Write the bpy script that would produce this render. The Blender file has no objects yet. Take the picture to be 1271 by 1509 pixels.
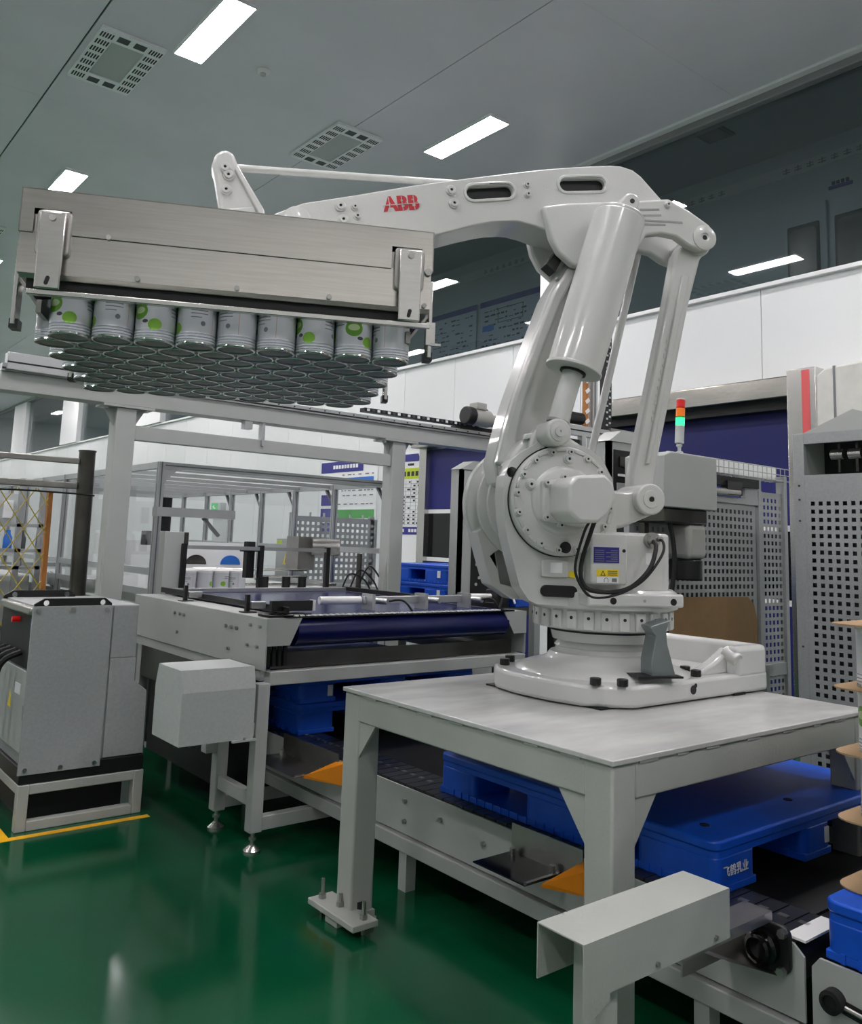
import bpy, bmesh, math, random
from math import sin, cos, pi, radians
from mathutils import Vector, Matrix
from mathutils.geometry import tessellate_polygon

random.seed(7)
S = bpy.context.scene
COL = S.collection

# ------------------------------------------------------------------ camera, world, exposure
yaw, pit, rol = radians(38.537), radians(7.940), radians(1.978)
fw = Vector((sin(yaw) * cos(pit), cos(yaw) * cos(pit), sin(pit)))
rt0 = Vector((cos(yaw), -sin(yaw), 0)); up0 = rt0.cross(fw)
rt = rt0 * cos(rol) + up0 * sin(rol); up = up0 * cos(rol) - rt0 * sin(rol)
cd = bpy.data.cameras.new('camera')
cam = bpy.data.objects.new('camera', cd); COL.objects.link(cam)
cd.sensor_fit = 'HORIZONTAL'; cd.sensor_width = 36.0
cd.lens = 36.0 * 1258.0 / 1271.0
cd.shift_y = -(754.5 - 625.3) / 1271.0
cd.clip_start = 0.05; cd.clip_end = 200
m = Matrix((rt, up, -fw)).transposed().to_4x4(); m.translation = Vector((0, 0, 1.4))
cam.matrix_world = m
S.camera = cam

w = bpy.data.worlds.new('world'); S.world = w; w.use_nodes = True
w.node_tree.nodes['Background'].inputs[0].default_value = (0.75, 0.8, 0.8, 1)
w.node_tree.nodes['Background'].inputs[1].default_value = 0.15
S.view_settings.view_transform = 'Standard'; S.view_settings.look = 'None'
S.view_settings.gamma = 1.0; S.view_settings.use_curve_mapping = False
S.view_settings.exposure = 0.0
LAMP = 74.0

# ------------------------------------------------------------------ materials
def lin(c):
    c = c / 255.0
    return c / 12.92 if c <= 0.04045 else ((c + 0.055) / 1.055) ** 2.4
def rgb(t): return (lin(t[0]), lin(t[1]), lin(t[2]), 1)
MATS = {}
def mat(name, c, rough=0.5, metal=0.0, var=0.0, scale=8.0, bump=0.0, bscale=60.0, stretch=None, emit=0.0, spec=0.5, rvar=0.0, coat=0.0):
    if name in MATS: return MATS[name]
    m = bpy.data.materials.new(name); m.use_nodes = True
    nt = m.node_tree; b = nt.nodes['Principled BSDF']
    b.inputs['Base Color'].default_value = rgb(c); b.inputs['Roughness'].default_value = rough
    b.inputs['Metallic'].default_value = metal; b.inputs['Specular IOR Level'].default_value = spec
    if coat: b.inputs['Coat Weight'].default_value = coat; b.inputs['Coat Roughness'].default_value = 0.08
    if emit:
        b.inputs['Emission Color'].default_value = rgb(c); b.inputs['Emission Strength'].default_value = emit
    tc = nt.nodes.new('ShaderNodeTexCoord'); src = tc.outputs['Object']
    if stretch:
        mp = nt.nodes.new('ShaderNodeMapping'); mp.inputs['Scale'].default_value = stretch
        nt.links.new(src, mp.inputs[0]); src = mp.outputs[0]
    if var or rvar:
        n = nt.nodes.new('ShaderNodeTexNoise'); n.inputs['Scale'].default_value = scale; n.inputs['Detail'].default_value = 6
        nt.links.new(src, n.inputs['Vector'])
        if var:
            r = nt.nodes.new('ShaderNodeValToRGB')
            lo = [max(0, x * (1 - var)) for x in rgb(c)[:3]]; hi = [min(1, x * (1 + var)) for x in rgb(c)[:3]]
            r.color_ramp.elements[0].position = 0.3; r.color_ramp.elements[1].position = 0.7
            r.color_ramp.elements[0].color = (*lo, 1); r.color_ramp.elements[1].color = (*hi, 1)
            nt.links.new(n.outputs['Fac'], r.inputs[0]); nt.links.new(r.outputs[0], b.inputs['Base Color'])
        if rvar:
            mr = nt.nodes.new('ShaderNodeMapRange')
            mr.inputs[3].default_value = max(0.02, rough - rvar); mr.inputs[4].default_value = min(1, rough + rvar)
            nt.links.new(n.outputs['Fac'], mr.inputs[0]); nt.links.new(mr.outputs[0], b.inputs['Roughness'])
    if bump:
        n2 = nt.nodes.new('ShaderNodeTexNoise'); n2.inputs['Scale'].default_value = bscale; n2.inputs['Detail'].default_value = 4
        nt.links.new(tc.outputs['Object'], n2.inputs['Vector'])
        bp = nt.nodes.new('ShaderNodeBump'); bp.inputs['Strength'].default_value = bump; bp.inputs['Distance'].default_value = 0.01
        nt.links.new(n2.outputs['Fac'], bp.inputs['Height']); nt.links.new(bp.outputs[0], b.inputs['Normal'])
    MATS[name] = m
    return m

mat('floor_green', (6, 74, 45), 0.14, var=0.18, scale=1.3, bump=0.05, bscale=2.5, rvar=0.06, spec=0.6)
mat('ceiling_paint', (226, 224, 230), 0.38, var=0.04, scale=1.0, bump=0.03, bscale=1.5)
mat('wall_white', (226, 229, 228), 0.32, var=0.02, scale=0.8, bump=0.02, bscale=1.2)
mat('trim_white', (235, 236, 236), 0.35)
mat('trim_grey', (150, 152, 152), 0.35, 0.5)
mat('corridor_wall', (172, 178, 180), 0.7)
mat('board_grey', (176, 184, 196), 0.6)
mat('corridor_dark', (140, 146, 148), 0.6)
mat('robot_paint', (204, 205, 202), 0.30, var=0.02, scale=9, bump=0.05, bscale=120, coat=0.5)
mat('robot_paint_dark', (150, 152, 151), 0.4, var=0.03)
mat('slot_dark', (20, 21, 22), 0.6)
mat('table_paint', (170, 173, 167), 0.42, var=0.05, scale=5, bump=0.08, bscale=90, rvar=0.08)
mat('table_top', (188, 189, 186), 0.22, var=0.10, scale=3.0, bump=0.05, bscale=6, rvar=0.12, stretch=(1, 3, 1))
mat('machine_paint', (172, 175, 172), 0.40, var=0.04, scale=4, bump=0.05, bscale=120)
mat('hammer_grey', (158, 161, 161), 0.45, var=0.06, scale=70, bump=0.12, bscale=220)
mat('stainless', (208, 205, 201), 0.26, 1.0, var=0.05, scale=14, rvar=0.03, stretch=(1, 1, 8))
mat('stainless_long', (214, 208, 201), 0.20, 1.0, var=0.07, scale=18, rvar=0.04, stretch=(.3, .3, 9), bump=0.55, bscale=1.6)
mat('stainless_dull', (168, 166, 162), 0.34, 1.0, var=0.08, scale=12, rvar=0.04)
mat('stainless_dark', (92, 90, 86), 0.34, 1.0, var=0.3, scale=4, rvar=0.1)
mat('aluminium', (190, 192, 193), 0.36, 0.85, var=0.04, scale=6)
mat('aluminium_dark', (120, 122, 124), 0.4, 0.7)
mat('zinc_bolt', (175, 175, 172), 0.3, 1.0)
mat('black_plastic', (18, 18, 20), 0.42, var=0.1)
mat('black_rubber', (14, 14, 15), 0.6)
mat('black_gloss', (10, 10, 12), 0.15)
mat('blue_plastic', (10, 82, 200), 0.38, var=0.08, scale=20, bump=0.03, bscale=200)
mat('blue_belt', (22, 27, 84), 0.2, var=0.12, scale=3)
mat('blue_curtain', (14, 20, 104), 0.5, var=0.08, scale=2, stretch=(1, 1, 0.2))
mat('blue_print', (40, 40, 130), 0.5)
mat('blue_bright', (40, 110, 200), 0.5)
mat('green_print', (70, 160, 70), 0.5)
mat('lime_print', (196, 214, 40), 0.5)
mat('white_print', (238, 239, 240), 0.45)
mat('grey_print', (120, 124, 128), 0.5)
mat('black_print', (25, 25, 30), 0.5)
mat('red_logo', (186, 18, 34), 0.4)
mat('red_reflection', (226, 96, 96), 0.4)
mat('vent_plate', (246, 247, 247), 0.4)
mat('cover_paint', (184, 188, 186), 0.45, var=0.05, scale=70, bump=0.1, bscale=220)
mat('red_print', (210, 40, 40), 0.5)
mat('yellow_tape', (236, 178, 22), 0.4, var=0.08, scale=10)
mat('yellow_sticker', (242, 216, 40), 0.45)
mat('yellow_wire', (190, 168, 60), 0.4)
mat('rust_orange', (170, 110, 50), 0.55, var=0.2)
mat('orange_guard', (246, 148, 22), 0.42, var=0.06)
mat('cardboard', (166, 138, 104), 0.8, var=0.06, scale=12, bump=0.05)
mat('cardboard_board', (146, 116, 78), 0.75, var=0.06, scale=12)
mat('can_base', (122, 126, 125), 0.42, 0.55, var=0.08, scale=14)
mat('can_rim', (205, 206, 206), 0.2, 1.0)
mat('can_lid', (232, 232, 230), 0.4)
mat('nylon_white', (238, 238, 236), 0.35)
mat('motor_grey', (170, 170, 164), 0.45)
mat('red_lamp', (200, 22, 20), 0.3, emit=0.15)
mat('orange_lamp', (240, 120, 20), 0.3, emit=0.15)
mat('green_lamp', (40, 240, 120), 0.3, emit=2.5)
mat('lamp_diffuser', (255, 249, 252), 0.5, emit=LAMP)
mat('vent_grey', (185, 189, 188), 0.4)
mat('vent_dark', (70, 75, 76), 0.6)
mat('canvas', (214, 214, 206), 0.7, var=0.05)
mat('stop_steel', (140, 150, 150), 0.38, 0.6, var=0.1)
mat('slat_black', (34, 36, 42), 0.3, var=0.15, scale=20)
mat('exit_green', (40, 160, 80), 0.4, emit=0.6)

def glassmat(name, tint, refl_rough=0.02, ior=1.45, alpha=0.3):
    m = bpy.data.materials.new(name); m.use_nodes = True; nt = m.node_tree
    for n in list(nt.nodes):
        if n.type != 'OUTPUT_MATERIAL': nt.nodes.remove(n)
    out = [n for n in nt.nodes if n.type == 'OUTPUT_MATERIAL'][0]
    t = nt.nodes.new('ShaderNodeBsdfTransparent'); t.inputs[0].default_value = rgb(tint)
    g = nt.nodes.new('ShaderNodeBsdfGlossy'); g.inputs['Roughness'].default_value = refl_rough
    lw = nt.nodes.new('ShaderNodeLayerWeight'); lw.inputs[0].default_value = 0.5
    pw = nt.nodes.new('ShaderNodeMath'); pw.operation = 'POWER'; pw.inputs[1].default_value = 4.0; nt.links.new(lw.outputs['Facing'], pw.inputs[0])
    f = nt.nodes.new('ShaderNodeMath'); f.operation = 'MULTIPLY_ADD'; f.inputs[1].default_value = 0.7; f.inputs[2].default_value = ior - 1.4; nt.links.new(pw.outputs[0], f.inputs[0])
    mx = nt.nodes.new('ShaderNodeMixShader')
    nt.links.new(f.outputs[0], mx.inputs[0]); nt.links.new(t.outputs[0], mx.inputs[1]); nt.links.new(g.outputs[0], mx.inputs[2])
    nt.links.new(mx.outputs[0], out.inputs[0]); MATS[name] = m
    return m
for nm_, an_, ro_ in (('stainless_long', .75, .20), ('stainless', .6, .28)):
    p_ = MATS[nm_].node_tree.nodes['Principled BSDF']; p_.inputs['Anisotropic'].default_value = an_
    tg_ = MATS[nm_].node_tree.nodes.new('ShaderNodeTangent'); tg_.direction_type = 'RADIAL'; tg_.axis = 'Z'
    MATS[nm_].node_tree.links.new(tg_.outputs[0], p_.inputs['Tangent'])
glassmat('window_glass', (222, 228, 230), ior=1.49)
glassmat('acrylic', (248, 249, 250), ior=1.43)

def can_label_material(name, seed):
    """printed sleeve: pale silver ground, green blobs, small grey text lines (flat print)"""
    m = bpy.data.materials.new(name); m.use_nodes = True; nt = m.node_tree; L = nt.links
    b = nt.nodes['Principled BSDF']; b.inputs['Roughness'].default_value = 0.3; b.inputs['Metallic'].default_value = 0.15
    tc = nt.nodes.new('ShaderNodeTexCoord'); sp = nt.nodes.new('ShaderNodeSeparateXYZ'); L.new(tc.outputs['Object'], sp.inputs[0])
    def M(op, a, b_=None, c=None):
        n = nt.nodes.new('ShaderNodeMath'); n.operation = op
        for i, v in enumerate((a, b_, c)):
            if v is None: continue
            if isinstance(v, (int, float)): n.inputs[i].default_value = v
            else: L.new(v, n.inputs[i])
        return n.outputs[0]
    th = M('ARCTAN2', sp.outputs[1], sp.outputs[0]); u = M('MULTIPLY', th, 0.063); z = sp.outputs[2]
    def blob(cu, cz, rx, rz):
        du = M('DIVIDE', M('SUBTRACT', u, cu), rx); dz = M('DIVIDE', M('SUBTRACT', z, cz), rz)
        return M('LESS_THAN', M('ADD', M('MULTIPLY', du, du), M('MULTIPLY', dz, dz)), 1.0)
    def rect(u0, u1, z0, z1):
        return M('MULTIPLY', M('MULTIPLY', M('GREATER_THAN', u, u0), M('LESS_THAN', u, u1)),
                 M('MULTIPLY', M('GREATER_THAN', z, z0), M('LESS_THAN', z, z1)))
    col = None
    def over(prev, mask, c):
        mx = nt.nodes.new('ShaderNodeMix'); mx.data_type = 'RGBA'
        L.new(mask, mx.inputs[0])
        if prev is None: mx.inputs[6].default_value = rgb((206, 208, 214))
        else: L.new(prev, mx.inputs[6])
        mx.inputs[7].default_value = rgb(c)
        return mx.outputs[2]
    G, GL, GY = (96, 150, 44), (132, 186, 60), (120, 124, 132)
    for zz in (0.0105, 0.0195, 0.0285): col = over(col, rect(-1, 1, zz, zz + 0.0035), (244, 245, 248))
    for zz in (0.015, 0.024, 0.034): col = over(col, rect(-1, 1, zz, zz + 0.0022), (120, 122, 150))
    col = over(col, blob(-0.035, 0.095, 0.030, 0.027), G)
    col = over(col, blob(-0.035, 0.098, 0.020, 0.011), (180, 200, 150))
    col = over(col, blob(0.020, 0.052, 0.022, 0.019), GL)
    col = over(col, blob(0.012, 0.128, 0.026, 0.016), GL)
    col = over(col, blob(-0.012, 0.062, 0.010, 0.006), (70, 76, 80))
    col = over(col, rect(0.075, 0.13, 0.108, 0.113), GY)
    col = over(col, rect(0.075, 0.13, 0.098, 0.101), GY)
    col = over(col, rect(0.075, 0.11, 0.086, 0.089), GY)
    col = over(col, blob(0.115, 0.068, 0.008, 0.008), GY)
    col = over(col, rect(0.15, 0.152, 0.04, 0.15), (200, 150, 150))
    col = over(col, blob(-0.13, 0.07, 0.02, 0.018), GL)
    col = over(col, rect(-0.12, -0.07, 0.118, 0.123), GY)
    col = over(col, rect(-0.12, -0.07, 0.105, 0.109), GY)
    L.new(col, b.inputs['Base Color']); MATS[name] = m
    return m
can_label_material('can_print', 1)

# ------------------------------------------------------------------ mesh builder
ROOTLOC = {}
def root_of(o):
    while o.parent: o = o.parent
    return o

class MB:
    def __init__(s): s.v = []; s.f = []
    def add(s, vs, fs):
        n = len(s.v); s.v += [Vector(p) for p in vs]; s.f += [tuple(i + n for i in f) for f in fs]; return s
    def box(s, x0, x1, y0, y1, z0, z1):
        return s.add([(x0, y0, z0), (x1, y0, z0), (x1, y1, z0), (x0, y1, z0), (x0, y0, z1), (x1, y0, z1), (x1, y1, z1), (x0, y1, z1)],
                     [(0, 3, 2, 1), (4, 5, 6, 7), (0, 1, 5, 4), (1, 2, 6, 5), (2, 3, 7, 6), (3, 0, 4, 7)])
    def cyl(s, p0, p1, r, n=20, r1=None, caps=True):
        p0 = Vector(p0); p1 = Vector(p1); r1 = r if r1 is None else r1
        d = (p1 - p0).normalized(); a = d.orthogonal().normalized(); b = d.cross(a)
        vs = []
        for (p, rr) in ((p0, r), (p1, r1)):
            for k in range(n):
                t = 2 * pi * k / n; vs.append(p + (a * cos(t) + b * sin(t)) * rr)
        fs = [(k, (k + 1) % n, n + (k + 1) % n, n + k) for k in range(n)]
        if caps: fs += [tuple(range(n - 1, -1, -1)), tuple(range(n, 2 * n))]
        return s.add(vs, fs)
    def bar(s, p0, p1, wa, wb=None, ref=(0, 0, 1)):
        """rectangular bar between two points: wa across (perp. to ref), wb along ref"""
        wb = wa if wb is None else wb
        p0 = Vector(p0); p1 = Vector(p1); d = (p1 - p0).normalized(); ref = Vector(ref)
        a = d.cross(ref)
        if a.length < 1e-4: a = d.cross(Vector((1, 0, 0)))
        a.normalize(); b = a.cross(d)
        vs = []
        for p in (p0, p1):
            for (i, j) in ((-1, -1), (1, -1), (1, 1), (-1, 1)): vs.append(p + a * i * wa / 2 + b * j * wb / 2)
        return s.add(vs, [(0, 1, 2, 3), (7, 6, 5, 4), (0, 4, 5, 1), (1, 5, 6, 2), (2, 6, 7, 3), (3, 7, 4, 0)])
    def tube(s, pts, r, n=8, caps=True):
        pts = [Vector(p) for p in pts]; vs = []; prev = None
        for i, p in enumerate(pts):
            d = (pts[min(i + 1, len(pts) - 1)] - pts[max(i - 1, 0)]).normalized()
            a = d.orthogonal().normalized() if prev is None else (prev - d * prev.dot(d)).normalized()
            prev = a; b = d.cross(a)
            for k in range(n):
                t = 2 * pi * k / n; vs.append(p + (a * cos(t) + b * sin(t)) * r)
        fs = []
        for i in range(len(pts) - 1):
            for k in range(n): fs.append((i * n + k, i * n + (k + 1) % n, (i + 1) * n + (k + 1) % n, (i + 1) * n + k))
        if caps: fs += [tuple(range(n - 1, -1, -1)), tuple(range((len(pts) - 1) * n, len(pts) * n))]
        return s.add(vs, fs)
    def lathe(s, prof, n=40, origin=(0, 0, 0), axis='Z'):
        """prof: list of (r, h)"""
        o = Vector(origin); vs = []
        for (r, h) in prof:
            for k in range(n):
                t = 2 * pi * k / n; c, q = r * cos(t), r * sin(t)
                vs.append(o + (Vector((c, q, h)) if axis == 'Z' else Vector((q, h, c)) if axis == 'Y' else Vector((h, c, q))))
        fs = []
        for i in range(len(prof) - 1):
            for k in range(n): fs.append((i * n + k, i * n + (k + 1) % n, (i + 1) * n + (k + 1) % n, (i + 1) * n + k))
        if prof[0][0] > 1e-5: fs.append(tuple(range(n - 1, -1, -1)))
        if prof[-1][0] > 1e-5: fs.append(tuple(range((len(prof) - 1) * n, len(prof) * n)))
        return s.add(vs, fs)
    def prism(s, poly, a, b, plane='XZ', holes=()):
        """extrude a 2-D outline (with holes) from a to b along the plane's normal"""
        def P(p, h):
            return Vector((p[0], h, p[1])) if plane == 'XZ' else Vector((p[0], p[1], h)) if plane == 'XY' else Vector((h, p[0], p[1]))
        loops = [list(poly)] + [list(h) for h in holes]
        flat = [p for l in loops for p in l]; N = len(flat)
        vs = [P(p, a) for p in flat] + [P(p, b) for p in flat]; fs = []
        if holes:
            for t in tessellate_polygon([[Vector((p[0], p[1], 0)) for p in l] for l in loops]):
                fs.append(tuple(t)); fs.append(tuple(i + N for i in reversed(t)))
        else:
            fs.append(tuple(range(N))); fs.append(tuple(range(2 * N - 1, N - 1, -1)))
        k = 0
        for l in loops:
            n = len(l)
            for i in range(n):
                j = (i + 1) % n; fs.append((k + i, k + j, N + k + j, N + k + i))
            k += n
        return s.add(vs, fs)
    def quad(s, a, b, c, d): return s.add([a, b, c, d], [(0, 1, 2, 3)])
    def xf(s, M):
        s.v = [M @ p for p in s.v]; return s
    def mesh(s, name, mt, origin=Vector((0, 0, 0)), smooth=35, fix=True):
        me = bpy.data.meshes.new(name)
        me.from_pydata([tuple(p - origin) for p in s.v], [], s.f)
        if fix:
            bm = bmesh.new(); bm.from_mesh(me); bmesh.ops.recalc_face_normals(bm, faces=bm.faces); bm.to_mesh(me); bm.free()
        me.materials.append(MATS[mt] if isinstance(mt, str) else mt)
        if smooth:
            for p in me.polygons: p.use_smooth = True
            me.set_sharp_from_angle(angle=radians(smooth))
        return me
    def build(s, name, mt, parent=None, bevel=0.0, seg=2, smooth=35, world=None):
        if parent is not None:
            r = root_of(parent); o0 = ROOTLOC.get(r.name, Vector((0, 0, 0)))
            o = bpy.data.objects.new(name, s.mesh(name, mt, o0, smooth)); COL.objects.link(o); o.parent = parent
        else:
            xs = [p.x for p in s.v]; ys = [p.y for p in s.v]; zs = [p.z for p in s.v]
            o0 = Vector(((min(xs) + max(xs)) / 2, (min(ys) + max(ys)) / 2, min(zs)))
            o = bpy.data.objects.new(name, s.mesh(name, mt, o0, smooth)); COL.objects.link(o); o.location = o0
            ROOTLOC[o.name] = o0
        if bevel:
            bv = o.modifiers.new('bevel', 'BEVEL'); bv.width = bevel; bv.segments = seg; bv.limit_method = 'ANGLE'
            bv.angle_limit = radians(35); bv.harden_normals = False
        return o

def tag(o, label=None, cat=None, group=None, kind=None):
    if label: o['label'] = label
    if cat: o['category'] = cat
    if group: o['group'] = group
    if kind: o['kind'] = kind
    return o
def thing(name, label, cat, loc=(0, 0, 0), rotz=0.0, group=None, local=False):
    o = bpy.data.objects.new(name, None); COL.objects.link(o); o.empty_display_size = 0.1
    o.location = loc; o.rotation_euler = (0, 0, rotz)
    ROOTLOC[o.name] = Vector((0, 0, 0)) if local else Vector(loc)
    return tag(o, label, cat, group)
def structure(o, label=None): 
    o['kind'] = 'structure'
    if label: o['label'] = label
    return o
def share(name, me, parent, loc, rot=(0, 0, 0)):
    """a child that reuses mesh data; loc in the frame of its parent's thing"""
    o = bpy.data.objects.new(name, me); COL.objects.link(o); o.parent = parent
    r = root_of(parent); o.location = Vector(loc) - ROOTLOC.get(r.name, Vector((0, 0, 0))); o.rotation_euler = rot
    return o
def copy_tree(o, parent=None):
    c = o.copy(); COL.objects.link(c); c.parent = parent
    for ch in list(o.children): copy_tree(ch, c)
    return c
def rrect(x0, x1, z0, z1, r, n=5):
    out = []
    for (cx, cz, a0) in ((x1 - r, z1 - r, 0), (x0 + r, z1 - r, 90), (x0 + r, z0 + r, 180), (x1 - r, z0 + r, 270)):
        for k in range(n + 1):
            t = radians(a0 + 90 * k / n); out.append((cx + r * cos(t), cz + r * sin(t)))
    return out
def slot(p, q, r, n=8):
    """stadium outline from p to q"""
    a = math.atan2(q[1] - p[1], q[0] - p[0]); out = []
    for k in range(n + 1):
        t = a - pi / 2 + pi * k / n; out.append((q[0] + r * cos(t), q[1] + r * sin(t)))
    for k in range(n + 1):
        t = a + pi / 2 + pi * k / n; out.append((p[0] + r * cos(t), p[1] + r * sin(t)))
    return out
def circ(c, r, n=24): return [(c[0] + r * cos(2 * pi * k / n), c[1] + r * sin(2 * pi * k / n)) for k in range(n)]
def text_mesh(txt, size, extrude=0.001, bold=0.0, align='CENTER'):
    cu = bpy.data.curves.new('txt', 'FONT'); cu.body = txt; cu.size = size; cu.extrude = extrude; cu.offset = bold
    cu.align_x = align; cu.align_y = 'CENTER'; cu.resolution_u = 3
    o = bpy.data.objects.new('txt', cu); COL.objects.link(o); bpy.context.view_layer.update()
    me = bpy.data.meshes.new_from_object(o.evaluated_get(bpy.context.evaluated_depsgraph_get()))
    bpy.data.objects.remove(o); bpy.data.curves.remove(cu)
    return me
def text_part(name, txt, size, mt, parent, loc, xdir, ydir, extrude=0.001, bold=0.0, label=None):
    """flat lettering: reading direction xdir, up ydir (in the thing's frame)"""
    me = text_mesh(txt, size, extrude, bold); me.materials.clear(); me.materials.append(MATS[mt]); me.name = name
    X = Vector(xdir).normalized(); Y = Vector(ydir); Y = (Y - X * Y.dot(X)).normalized(); Z = X.cross(Y)
    r = root_of(parent); T = Matrix((X, Y, Z)).transposed().to_4x4(); T.translation = Vector(loc) - ROOTLOC.get(r.name, Vector((0, 0, 0)))
    me.transform(T)
    o = bpy.data.objects.new(name, me); COL.objects.link(o); o.parent = parent
    if label: o['label'] = label
    return o
def perforated(b, org, U, V, nu, nv, pitch, hole, th, N, margin):
    """sheet with a grid of square holes as real openings. org: lower-left corner, U,V unit vectors, N normal"""
    org, U, V, N = Vector(org), Vector(U), Vector(V), Vector(N)
    us = [0.0, margin]; 
    for i in range(nu): us += [margin + i * pitch + (pitch - hole) / 2, margin + i * pitch + (pitch + hole) / 2]
    us += [margin + nu * pitch, 2 * margin + nu * pitch]
    vs = [0.0, margin]
    for i in range(nv): vs += [margin + i * pitch + (pitch - hole) / 2, margin + i * pitch + (pitch + hole) / 2]
    vs += [margin + nv * pitch, 2 * margin + nv * pitch]
    W, H = len(us), len(vs); verts = []; faces = []
    for h in (0.0, th):
        for v in vs:
            for u in us: verts.append(org + U * u + V * v + N * h)
    def id(i, j, k): return k * W * H + j * W + i
    def ishole(i, j): return 2 <= i < W - 2 and 2 <= j < H - 2 and i % 2 == 0 and j % 2 == 0 and i < 2 + 2 * nu and j < 2 + 2 * nv
    for j in range(H - 1):
        for i in range(W - 1):
            if ishole(i, j):
                faces += [(id(i, j, 0), id(i + 1, j, 0), id(i + 1, j, 1), id(i, j, 1)), (id(i + 1, j, 0), id(i + 1, j + 1, 0), id(i + 1, j + 1, 1), id(i + 1, j, 1)),
                          (id(i + 1, j + 1, 0), id(i, j + 1, 0), id(i, j + 1, 1), id(i + 1, j + 1, 1)), (id(i, j + 1, 0), id(i, j, 0), id(i, j, 1), id(i, j + 1, 1))]
            else:
                faces += [(id(i, j, 0), id(i, j + 1, 0), id(i + 1, j + 1, 0), id(i + 1, j, 0)), (id(i, j, 1), id(i + 1, j, 1), id(i + 1, j + 1, 1), id(i, j + 1, 1))]
    return b.add(verts, faces), us[-1], vs[-1]
ORD = ['first', 'second', 'third', 'fourth', 'fifth', 'sixth', 'seventh', 'eighth', 'ninth', 'tenth', 'eleventh', 'twelfth', 'thirteenth', 'fourteenth']

# ================================================================== THE SETTING
XW, ZC = 7.70, 6.10            # window wall plane, ceiling height
Y0, Y1, XL = -5.0, 40.0, -6.5
structure(MB().box(XL, XW + 2.2, Y0, Y1, -0.1, 0.0).build('floor', 'floor_green'), 'glossy green epoxy floor')
structure(MB().box(XL - 0.1, XL, Y0, Y1, 0, ZC).build('wall_left', 'wall_white'))
structure(MB().box(XL, XW + 0.1, Y0 - 0.1, Y0, 0, ZC).build('wall_front', 'wall_white'))
structure(MB().box(XL, XW + 0.1, Y1, Y1 + 0.1, 0, ZC).build('wall_back', 'wall_white'))
for n, (xa, xb) in enumerate(((-4.6, -2.0), (0.2, 2.8), (4.6, 6.8))):  # invented unseen doors, added so the gripper sheet has dark areas to reflect
    structure(MB().box(xa, xb, Y0, Y0 + 0.05, 0, 3.6).build('door_%d' % (6 + n), 'vent_dark', bevel=0.005), 'made-up dark roller door behind the camera for gripper reflections')
# ceiling: slab with panels, narrow recessed joints
ceil = structure(MB().box(XL, XW + 0.1, Y0, Y1, ZC + 0.02, ZC + 0.1).build('ceiling', 'vent_dark'), 'grey ceiling of large flat panels')
xe = [XL, -3.81, -0.88, 2.05, 4.98, XW + 0.1]; ye = [Y0, -0.4, 4.6, 9.6, 14.6, 19.6, 24.6, 29.6, 34.6, Y1]
for i in range(len(xe) - 1):
    for j in range(len(ye) - 1):
        g = 0.009 if xe[i + 1] in (2.05,) or xe[i] in (2.05,) else 0.0015
        MB().box(xe[i] + g, xe[i + 1] - g, ye[j] + 0.001, ye[j + 1] - 0.001, ZC, ZC + 0.021).build('ceiling_panel', 'ceiling_paint', ceil)
# window wall: white sandwich panels up to 4.03 m
ZT = 4.03
wr = structure(MB().box(XW + 0.02, XW + 0.1, Y0, Y1, 0, ZT).build('wall_right', 'trim_grey'), 'white panel wall below the upper windows')
pm = MB().box(0, 0.03, 0.004, 1.176, 0, ZT).mesh('wall_panel', 'wall_white')
k = 0
y = Y0
while y < Y1 - 0.5:
    share('wall_panel', pm, wr, (XW, y, 0)); y += 1.18
structure(MB().box(XW - 0.05, XW + 0.14, Y0, Y1, ZT, ZT + 0.045).build('trim_1', 'trim_white', bevel=0.006), 'white capping rail on top of the panel wall')
structure(MB().box(XW - 0.06, XW + 0.12, Y0, Y1, ZC - 0.11, ZC).build('trim_2', 'trim_grey', bevel=0.01), 'grey edge beam where the ceiling meets the windows')
structure(MB().box(XW - 0.14, XW - 0.06, Y0, Y1, ZC - 0.03, ZC).build('trim_3', 'trim_white'), 'thin pale cove strip along the ceiling edge')
cols = [0.6, 7.255, 14.0, 20.9, 27.6, 34.0]
for i, cy in enumerate(cols):
    hw = 0.155 if i < 3 else 0.85
    structure(MB().box(XW - 0.1, XW + 0.12, cy - hw, cy + hw, ZT + 0.045, ZC - 0.11).build('trim_%d' % (4 + i), 'trim_white', bevel=0.01), 'white column between the upper windows')
ed = [Y0] + cols + [Y1]
for i in range(len(ed) - 1):
    a, b_ = ed[i] + (0.155 if i else 0), ed[i + 1] - (0.155 if i < len(ed) - 2 else 0)
    o = structure(MB().box(XW + 0.03, XW + 0.042, a, b_, ZT + 0.045, ZC - 0.11).build('window_%d' % (i + 1), 'window_glass'), 'long dark window pane of the upper corridor')
    fr = MB()
    for (p, q) in ((a, a + 0.03), (b_ - 0.03, b_)): fr.box(XW + 0.015, XW + 0.06, p, q, ZT + 0.045, ZC - 0.11)
    fr.build('window_frame', 'aluminium', o)
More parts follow.
